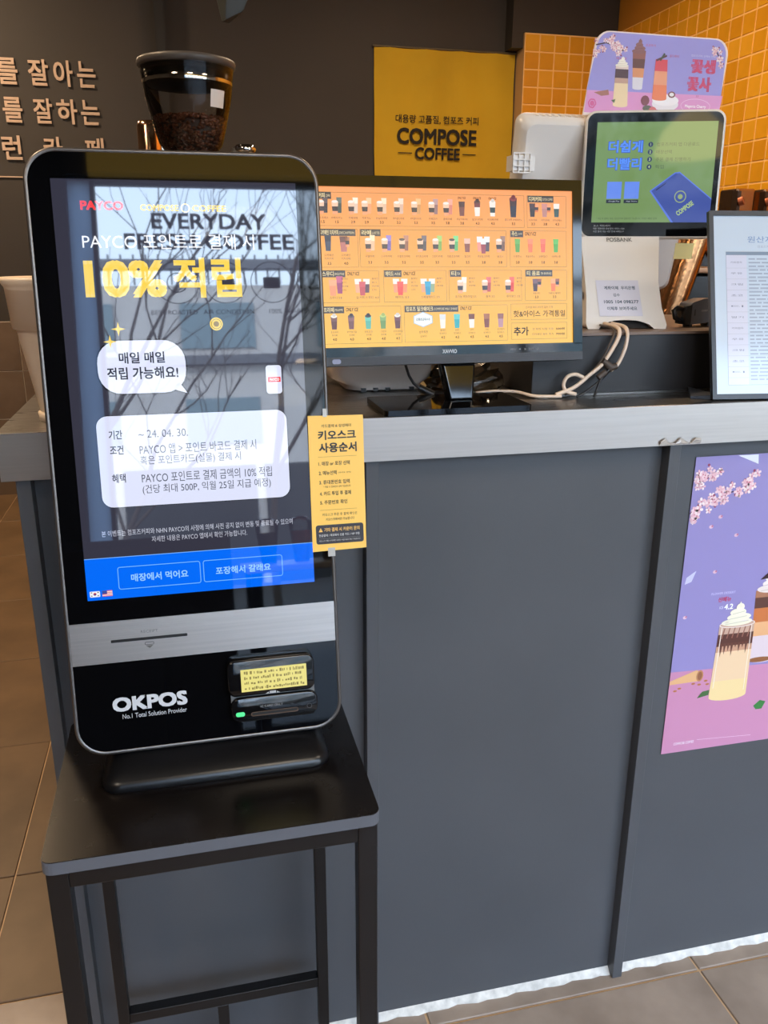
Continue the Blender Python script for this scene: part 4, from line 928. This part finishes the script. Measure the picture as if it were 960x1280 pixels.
# cables from the till down to the worktop
WC = mat('cream_cable', (222, 200, 180), .45); DCb = mat('dark_cable', (70, 58, 50), .5)
def bez(ps_, n_=28):
    P_ = [Vector(a) for a in ps_]; out_ = []
    P_ = [P_[0]*2-P_[1]]+P_+[P_[-1]*2-P_[-2]]
    for i in range(1, len(P_)-2):
        for j in range(n_//(len(P_)-3)+1):
            t = j/(n_//(len(P_)-3)+1); a, b_, c, d = P_[i-1:i+3]
            out_.append(.5*((2*b_)+(c-a)*t+(2*a-5*b_+4*c-d)*t*t+(3*b_-a-3*c+d)*t**3))
    out_.append(P_[-2]); return out_
def cable(ps_, r, m, lab, nm='cable'):
    return tag(MB().tube(bez(ps_), r, m, 8).build(nm), lab, 'cable')
cable([(1.243, .155, 1.206), (1.238, .10, 1.203), (1.231, .088, 1.186), (1.209, .086, 1.152), (1.187, .086, 1.134), (1.162, .084, 1.116), (1.132, .084, 1.1055)], .0032, WC, 'cream cable running from the till down to the left end')
cable([(1.256, .155, 1.206), (1.251, .10, 1.203), (1.247, .088, 1.180), (1.236, .086, 1.152), (1.222, .084, 1.140)], .003, WC, 'short cream cable on the right of the cable bundle')
cable([(1.176, .083, 1.131), (1.163, .085, 1.136), (1.150, .086, 1.132), (1.145, .086, 1.120), (1.150, .084, 1.110), (1.165, .082, 1.1055)], .003, WC, 'cream cable loop lying at the foot of black riser')
cable([(1.235, .155, 1.204), (1.231, .10, 1.201), (1.218, .088, 1.178), (1.203, .089, 1.150), (1.18, .089, 1.128), (1.15, .088, 1.104)], .0016, DCb, 'thin dark cable on the left side of the bundle')
cable([(1.225, .084, 1.150), (1.21, .083, 1.13), (1.185, .082, 1.111), (1.165, .078, 1.102)], .002, BLACK, 'thin black cable under the bundle, left one')
cable([(1.222, .083, 1.146), (1.205, .08, 1.128), (1.198, .078, 1.112), (1.192, .074, 1.102)], .002, BLACK, 'thin black cable under the bundle, right one')
kn = thing('cable_tie', (1.218, .085, 1.146), 'black adhesive tape wrap tying the cream till cables', 'tape')
MB().tube([(1.208, .086, 1.156), (1.222, .086, 1.144), (1.232, .085, 1.147)], [.005, .0075, .005], DCb, 8).build('wrap', kn)
MB().tube([(1.212, .081, 1.139), (1.200, .081, 1.130)], .005, DCb, 6).build('tail', kn)

# ------------------------------------------------------------------ framed notice leaning back on the worktop
a_ = math.radians(-8); t_ = math.radians(17); du = Vector((math.cos(a_), math.sin(a_), 0)); dk = Vector((-math.sin(a_), math.cos(a_), 0)); dv = Vector((0, 0, 1))*math.cos(t_)+dk*math.sin(t_)
df = frame(Vector((1.3585, .014, 1.1012)), du, dv)
dn = thing('notice_stand', (1.45, .05, 1.10), 'dark framed white printed notice standing at the counter edge', 'notice')
k = MB(); FRM = mat('notice_frame', (54, 58, 66), .35)
for u0, u1, v0, v1 in ((0, 7, 0, 288), (215, 222, 0, 288), (7, 215, 281, 288), (7, 215, 0, 8)): k.prism([(u0, v0), (u1, v0), (u1, v1), (u0, v1)], -4, 3, FRM, frame=df)
k.prism([(0, 0), (222, 0), (222, 288), (0, 288)], -5, -4, FRM, frame=df); k.build('frame', dn, .001, 1)
MB().add([(1.335, .035, 1.1005), (1.372, .012, 1.1005), (1.372, .10, 1.1005), (1.335, .035, 1.104), (1.372, .012, 1.108), (1.372, .10, 1.108)], [(0, 1, 2), (3, 5, 4), (0, 3, 4, 1), (0, 2, 5, 3), (1, 4, 5, 2)], FRM).build('foot', dn)
p = Print(df, 0, emit=False, gloss=.12, step=.1, pre='d')
p.rect(7, 215, 8, 281, (204, 218, 234), 0)
p.text('원산지 표시판', 62, 150, 240, 250, (140, 168, 208), 1, bold=.01); p.text('컴포즈커피 매장 원산지 안내', 78, 140, 232, 236, (170, 180, 200), 1, res=1)
p.rect(27, 196, 221, 226, (140, 156, 176), 1); p.rect(27, 60, 22, 221, (216, 218, 236), 1); p.outline(27, 196, 22, 226, .5, (150, 160, 180))
for r_ in range(34):
    y = 214-r_*5.6
    if r_ % 3 == 1: p.text(('커피원두', '우유', '크림', '초코', '티', '딸기')[(r_//3) % 6], 34, 53, y, y+3, (130, 136, 160), 2, res=1)
    x = 63
    while x < 186:
        w_ = random.uniform(5, 22); p.rect(x, min(x+w_, 190), y, y+2.2, (168, 180, 200), 2); x += w_+2.5
    if r_ % 3 == 2: p.rect(27, 196, y-1.8, y-1.5, (170, 176, 190), 2)
p.build('printed_sheet', dn)

# ------------------------------------------------------------------ hand scanner on the riser, beyond the till
hs = thing('payment_reader', (1.43, .17, 1.197), 'dark grey rounded card payment reader lying right of the till', 'card reader')
hx = frame((1.405, .165, 1.201), (.93, .20, .02), (-.05, .0, 1)); GR = mat('reader_dark_grey', (120, 122, 132), .3)
ro = [(0, 0), (36, 1)]+arcs(46, 22, 20, -60, 70, 8)+[(30, 41), (6, 36), (0, 33)]
MB().prism(ro, -26, 0, GR, frame=hx).build('body', hs, .003, 3)
MB().prism([(-12, 2), (1, -1), (3, 32), (-10, 30)], -22, .5, BLACK, frame=hx).build('side_panel', hs, .003)
MB().tube([hx(-30, 24, -8), hx(-26, 12, -8), hx(-14, 6, -8), hx(-8, 14, -8), hx(-10, 26, -8), hx(-22, 28, -8)], .004, BLACK, 8, closed=True).build('strap', hs)
for x in (4, 44): MB().prism([(x, -5), (x+6, -5), (x+5, 2), (x+1, 2)], -20, -4, BLACK, frame=hx).build('foot', hs)
p = Print(hx, .1, emit=False, gloss=.4, pre='k'); p.text('VERIFONE'[:0] or 'CARD', 24, 38, 20, 23, (190, 190, 194), bold=.04, shear=.1); p.rect(9, 11, 14, 24, (40, 42, 48)); p.build('mark', hs)

# ------------------------------------------------------------------ things on the worktop behind the monitor
ap = thing('appliance', (.86, .27, 1.10), 'low glossy beige-white plastic appliance behind the monitor foot', 'appliance')
k = MB(); lv = [(0, 0, .0), (.004, .006, .0), (.018, -.008, 0), (.05, -.012, 0), (.062, -.004, .0), (.066, .01, 0)]; vs = []
for z_, ins, _ in lv:
    r_ = rrect(.812+ins+.016*(z_ < .005), .962-ins, .205+ins, .345-ins, .03, 6); m_ = len(r_); vs += [(a, b_, 1.103+z_) for a, b_ in r_]
k.add(vs, [(r*m_+i, r*m_+(i+1) % m_, (r+1)*m_+(i+1) % m_, (r+1)*m_+i) for r in range(len(lv)-1) for i in range(m_)]+[tuple(range(5*m_, 6*m_)), tuple(reversed(range(m_)))], mat('beige_plastic', (206, 190, 178), .2), True)
k.build('body', ap)
for x in (.85, .87, .89, .93): MB().box(x, x+.008, .205, .215, 1.1005, 1.106, BLACK).build('rubber_foot', ap)
bg_ = MB(); nx, nz = 16, 9; vs = []
random.seed(11)
for j in range(nz+1):
    for i in range(nx+1):
        a = 2*PI*i/nx; r = (1-(j/nz)**2.2)**.5 if j < nz else 0
        jit = random.uniform(.82, 1.1) if i < nx else None
        if i == nx: vs.append(vs[j*(nx+1)]); continue
        vs.append((1.022+.066*r*jit*math.cos(a), .205+.05*r*jit*math.sin(a)*.9, 1.1015+.058*j/nz*(1 if j == 0 else random.uniform(.85, 1.05))))
bg_.add(vs, [(j*(nx+1)+i, j*(nx+1)+i+1, (j+1)*(nx+1)+i+1, (j+1)*(nx+1)+i) for j in range(nz) for i in range(nx)], mat('brown_film', (84, 62, 40), .12, noise=.5, nscale=60, coat=.5))
tag(bg_.build('plastic_bag'), 'crumpled shiny brown plastic bag behind the monitor neck', 'bag')
cable([(1.02, .135, 1.104), (1.05, .128, 1.107), (1.08, .115, 1.107), (1.10, .088, 1.104), (1.14, .08, 1.1035)], .0025, WC, 'cream cable lying on the worktop behind the monitor base')
# tall beige cup at the left end
cp = thing('tall_cup', (.420, .085, 1.10), 'tall tapered beige paper cup stack at left end of steel worktop', 'cup')
PB = mat('beige_paper', (252, 226, 196), .45)
MB().lathe([(.0, .002), (.034, .002), (.035, .004), (.062, .172), (.0635, .174), (.0675, .180), (.0665, .184), (.0625, .182), (.058, .12), (0, .12)], PB, (.420, .085, 1.10), 40).build('body', cp)
MB().lathe([(.0355, .0), (.0385, .0), (.0395, .010), (.0365, .012)], PB, (.420, .085, 1.10), 40).build('base_ring', cp)

# ------------------------------------------------------------------ grinder on the rear bench
gx, gy = .617, .72
gr = thing('coffee_grinder', (gx, gy, .86), 'coffee grinder with clear bean hopper and black lid behind kiosk', 'grinder')
MB().lathe([(.0, 0), (.085, 0), (.09, .02), (.09, .46), (.075, .54), (.05, .575), (0, .575)], mat('grinder_body', (40, 40, 42), .3), (gx, gy, .86), 32).build('body', gr)
MB().lathe([(.036, 1.440), (.048, 1.50), (.061, 1.517), (.068, 1.54), (.0825, 1.60), (.088, 1.645), (.0895, 1.652)], glassy('smoked_hopper', (.95, .93, .90), 1.4), (gx, gy, 0), 48).build('hopper', gr)
MB().lathe([(.0, 1.668), (.08, 1.667), (.092, 1.664), (.0935, 1.660), (.0925, 1.653), (.089, 1.651), (.0, 1.651)], mat('lid_black', (78, 72, 68), .45), (gx, gy, 0), 48).build('lid', gr)
MB().lathe([(.0855, 1.622), (.0875, 1.650), (.0868, 1.650), (.0848, 1.622)], mat('chrome_band', (190, 184, 176), .08, metal=1), (gx, gy, 0), 48).build('steel_band', gr)
BN = mat('roasted_bean', (112, 62, 38), .3, noise=.5, nscale=60)
bn_ = MB(); ico = []
def bean(c, s_):
    rot = Matrix.Rotation(random.random()*6, 3, 'Z') @ Matrix.Rotation(random.random()*6, 3, 'X')
    n_ = 6; v_ = [rot @ Vector((0, 0, s_*.62))]
    for z_, r_ in ((.38, .8), (-.38, .8)):
        v_ += [rot @ Vector((s_*1.15*r_*math.cos(2*PI*k/n_), s_*.8*r_*math.sin(2*PI*k/n_), s_*z_)) for k in range(n_)]
    v_.append(rot @ Vector((0, 0, -s_*.62)))
    f_ = [(0, 1+k, 1+(k+1) % n_) for k in range(n_)]+[(1+k, 1+n_+k, 1+n_+(k+1) % n_, 1+(k+1) % n_) for k in range(n_)]+[(13, 1+n_+(k+1) % n_, 1+n_+k) for k in range(n_)]
    bn_.add([Vector(c)+q_ for q_ in v_], f_, BN, True)
def hr(z_):
    for (r0, z0), (r1, z1) in (((.036, 1.44), (.048, 1.50)), ((.048, 1.50), (.061, 1.517)), ((.061, 1.517), (.068, 1.54)), ((.068, 1.54), (.0825, 1.60))):
        if z0 <= z_ <= z1: return r0+(r1-r0)*(z_-z0)/(z1-z0)
    return .04
for i in range(1100):
    z_ = 1.470+random.random()*.092; r_ = hr(z_)-.0068-random.random()*.004; a = random.random()*2*PI
    bean((gx+r_*math.cos(a), gy+r_*math.sin(a), z_), .0052)
for i in range(420):
    r_ = (hr(1.56)-.006)*math.sqrt(random.random()); a = random.random()*2*PI
    bean((gx+r_*math.cos(a), gy+r_*math.sin(a), 1.560+random.random()*.006), .0052)
tag(bn_.build('coffee_beans', gr), kind='stuff')
MB().lathe([(0, 1.44), (.026, 1.442), (.038, 1.50), (.052, 1.52), (.064, 1.556), (0, 1.558)], mat('bean_core', (40, 22, 14), .6), (gx, gy, 0), 24).build('bean_fill', gr)
k = MB()
for i in range(7): 
    a0, a1 = math.radians(-62+i*3.2), math.radians(-62+(i+1)*3.2)
    k.add([(gx+.0808*math.cos(a0), gy+.0815*math.sin(a0), 1.577), (gx+.0808*math.cos(a1), gy+.0815*math.sin(a1), 1.577), (gx+.0862*math.cos(a1), gy+.0862*math.sin(a1), 1.607), (gx+.0862*math.cos(a0), gy+.0862*math.sin(a0), 1.607)], [(0, 1, 2, 3)], mat('sticker', (226, 218, 212), .5))
k.build('sticker', gr)
MB().tube([(gx+.05, gy-.05, 1.42), (gx+.085, gy-.06, 1.505)], .010, mat('grinder_arm', (120, 112, 104), .3), 10).build('adjusting_arm', gr)
MB().lathe([(0, 0), (.018, .002), (.022, .01), (.018, .018), (0, .02)], CHROME, (gx+.10, gy-.06, 1.495), 16).build('knob', gr)
cy = thing('steel_canister', (.534, .86, .86), 'shiny steel cylinder standing left of the grinder hopper', 'canister')
MB().lathe([(0, 0), (.024, 0), (.024, .705), (.020, .715), (0, .718)], mat('warm_chrome', (226, 180, 140), .16, metal=1), (.534, .86, .861), 24).build('barrel', cy)
MB().lathe([(0, 0), (.014, 0), (.014, .70), (.012, .712), (0, .715)], CHROME, (.557, .96, .861), 20).build('side_tube', cy)

# coffee machine and canisters at the right
cm = thing('coffee_machine', (1.95, .86, .86), 'black coffee machine with steel tubes behind the till', 'coffee machine')
MB().box(1.62, 2.40, .72, 1.12, .862, 1.27, mat('machine_black', (22, 21, 22), .3)).build('body', cm, .01, 3)
MB().box(1.60, 2.42, .70, 1.14, 1.27, 1.285, mat('machine_tray', (160, 120, 90), .3, metal=.7)).build('top_tray', cm, .003)
MB().tube([(1.640, .65, .90), (1.664, .65, 1.19), (1.712, .65, 1.36)], [.034, .034, .036], mat('bronze_tube', (206, 150, 104), .22, metal=1, bump=.4, bscale=60), 20).build('steam_tube', cm)
MB().tube([(1.74, .64, 1.325), (1.765, .64, 1.30)], .010, mat('bronze_tube', (206, 150, 104)), 12).build('lever', cm)
MB().box(1.66, 2.4, .78, 1.1, 1.285, 1.34, mat('machine_black', (22, 21, 22), .3)).build('cup_rail', cm)
nt_ = thing('sticky_note', (1.47, .30, 1.32), 'pale yellow sticky note hanging under the till display', 'note')
MB().prism([(0, 0), (34, 0), (38, 27), (2, 27)], 0, .3, mat('note_yellow', (246, 232, 160), .7), frame=frame((1.4455, .30, 1.3055), (1, -.1, 0), (0, .05, 1))).build('sheet', nt_)
for i, x in enumerate((2.455, 2.56, 2.665)):
    t = thing('steel_dispenser', (x, 1.55, .9), ('%s of the steel dispensers standing against the ochre tiled wall' % ('leftmost', 'middle one', 'rightmost')[i]), 'dispenser', 'steel dispensers by the tiled wall')
    MB().box(x-.036, x+.036, 1.52, 1.62, .92, 1.525, mat('warm_steel', (168, 136, 112), .25, metal=1)).build('body', t, .008, 3)
    MB().box(x-.046, x-.034, 1.50, 1.53, .92, 1.515, mat('handle_dark', (50, 34, 26), .4)).build('spine', t)
    MB().tube([(x-.04, 1.50, 1.48), (x-.03, 1.49, 1.485)], .014, mat('copper_knob', (190, 110, 80), .3, metal=.6), 10).build('knob', t)
MB_ = MB().box(2.38, 2.75, 1.45, 1.70, .0, .918, mat('bench_front', (90, 88, 86))); tag(MB_.build('side_cabinet'), 'steel side cabinet below the dispensers by the tiled wall', 'cabinet')

# black spot lamp hanging above the grinder
sl = thing('hanging_lamp', (.72, .9, 2.94), 'dark wedge-shaped lamp head hanging above the grinder', 'lamp')
def hw_(x, y, z_): return (x, y, z_)
v_ = [(.700, .90, 1.777), (.672, .90, 1.845), (.700, .96, 1.845), (.775, .93, 1.838), (.745, .86, 1.842), (.66, .90, 1.90), (.70, .98, 1.90), (.79, .94, 1.90), (.75, .85, 1.90)]
MB().add([(.699, .90, 1.778), (.706, .885, 1.778), (.745, .885, 1.797), (.715, .93, 1.782), (.672, .90, 1.90), (.715, .845, 1.90), (.790, .87, 1.90), (.74, .97, 1.90)],
         [(0, 3, 2, 1), (4, 5, 6, 7), (0, 1, 5, 4), (1, 2, 6, 5), (2, 3, 7, 6), (3, 0, 4, 7)], mat('lamp_head_dark', (64, 66, 62), .4)).build('lamp_head', sl, .002)
MB().tube([(.73, .91, 1.89), (.73, .91, 2.945)], .006, BLACK, 8).build('rod', sl)
# white dome pendant over the customer side (seen mirrored in the till screen)
pd = thing('pendant_lamp', (1.27, -1.35, 2.94), 'glowing cream dome pendant lamp hanging over the customer side', 'lamp')
MB().lathe([(.012, .13), (.05, .12), (.10, .07), (.125, 0), (.122, 0), (.096, .066), (.045, .112), (.012, .12)], emis('glowing_shade', (255, 232, 178), 14, rough=.3), (1.27, -1.35, 1.86), 32).build('shade', pd)
MB().tube([(1.27, -1.35, 1.98), (1.27, -1.35, 2.945)], .003, BLACK, 6).build('cord', pd)
MB().lathe([(0, 0), (.022, .01), (.028, .035), (.015, .065), (0, .075)], emis('bulb_glow', (255, 226, 170), 6), (1.27, -1.35, 1.885), 16).build('bulb', pd)


# ------------------------------------------------------------------ shape the words and fill every printed mesh
shape_all()
for s_, me in _later:
    if isinstance(s_, Print): s_.run(); fill(me, s_.b)
    else: fill(me, s_())
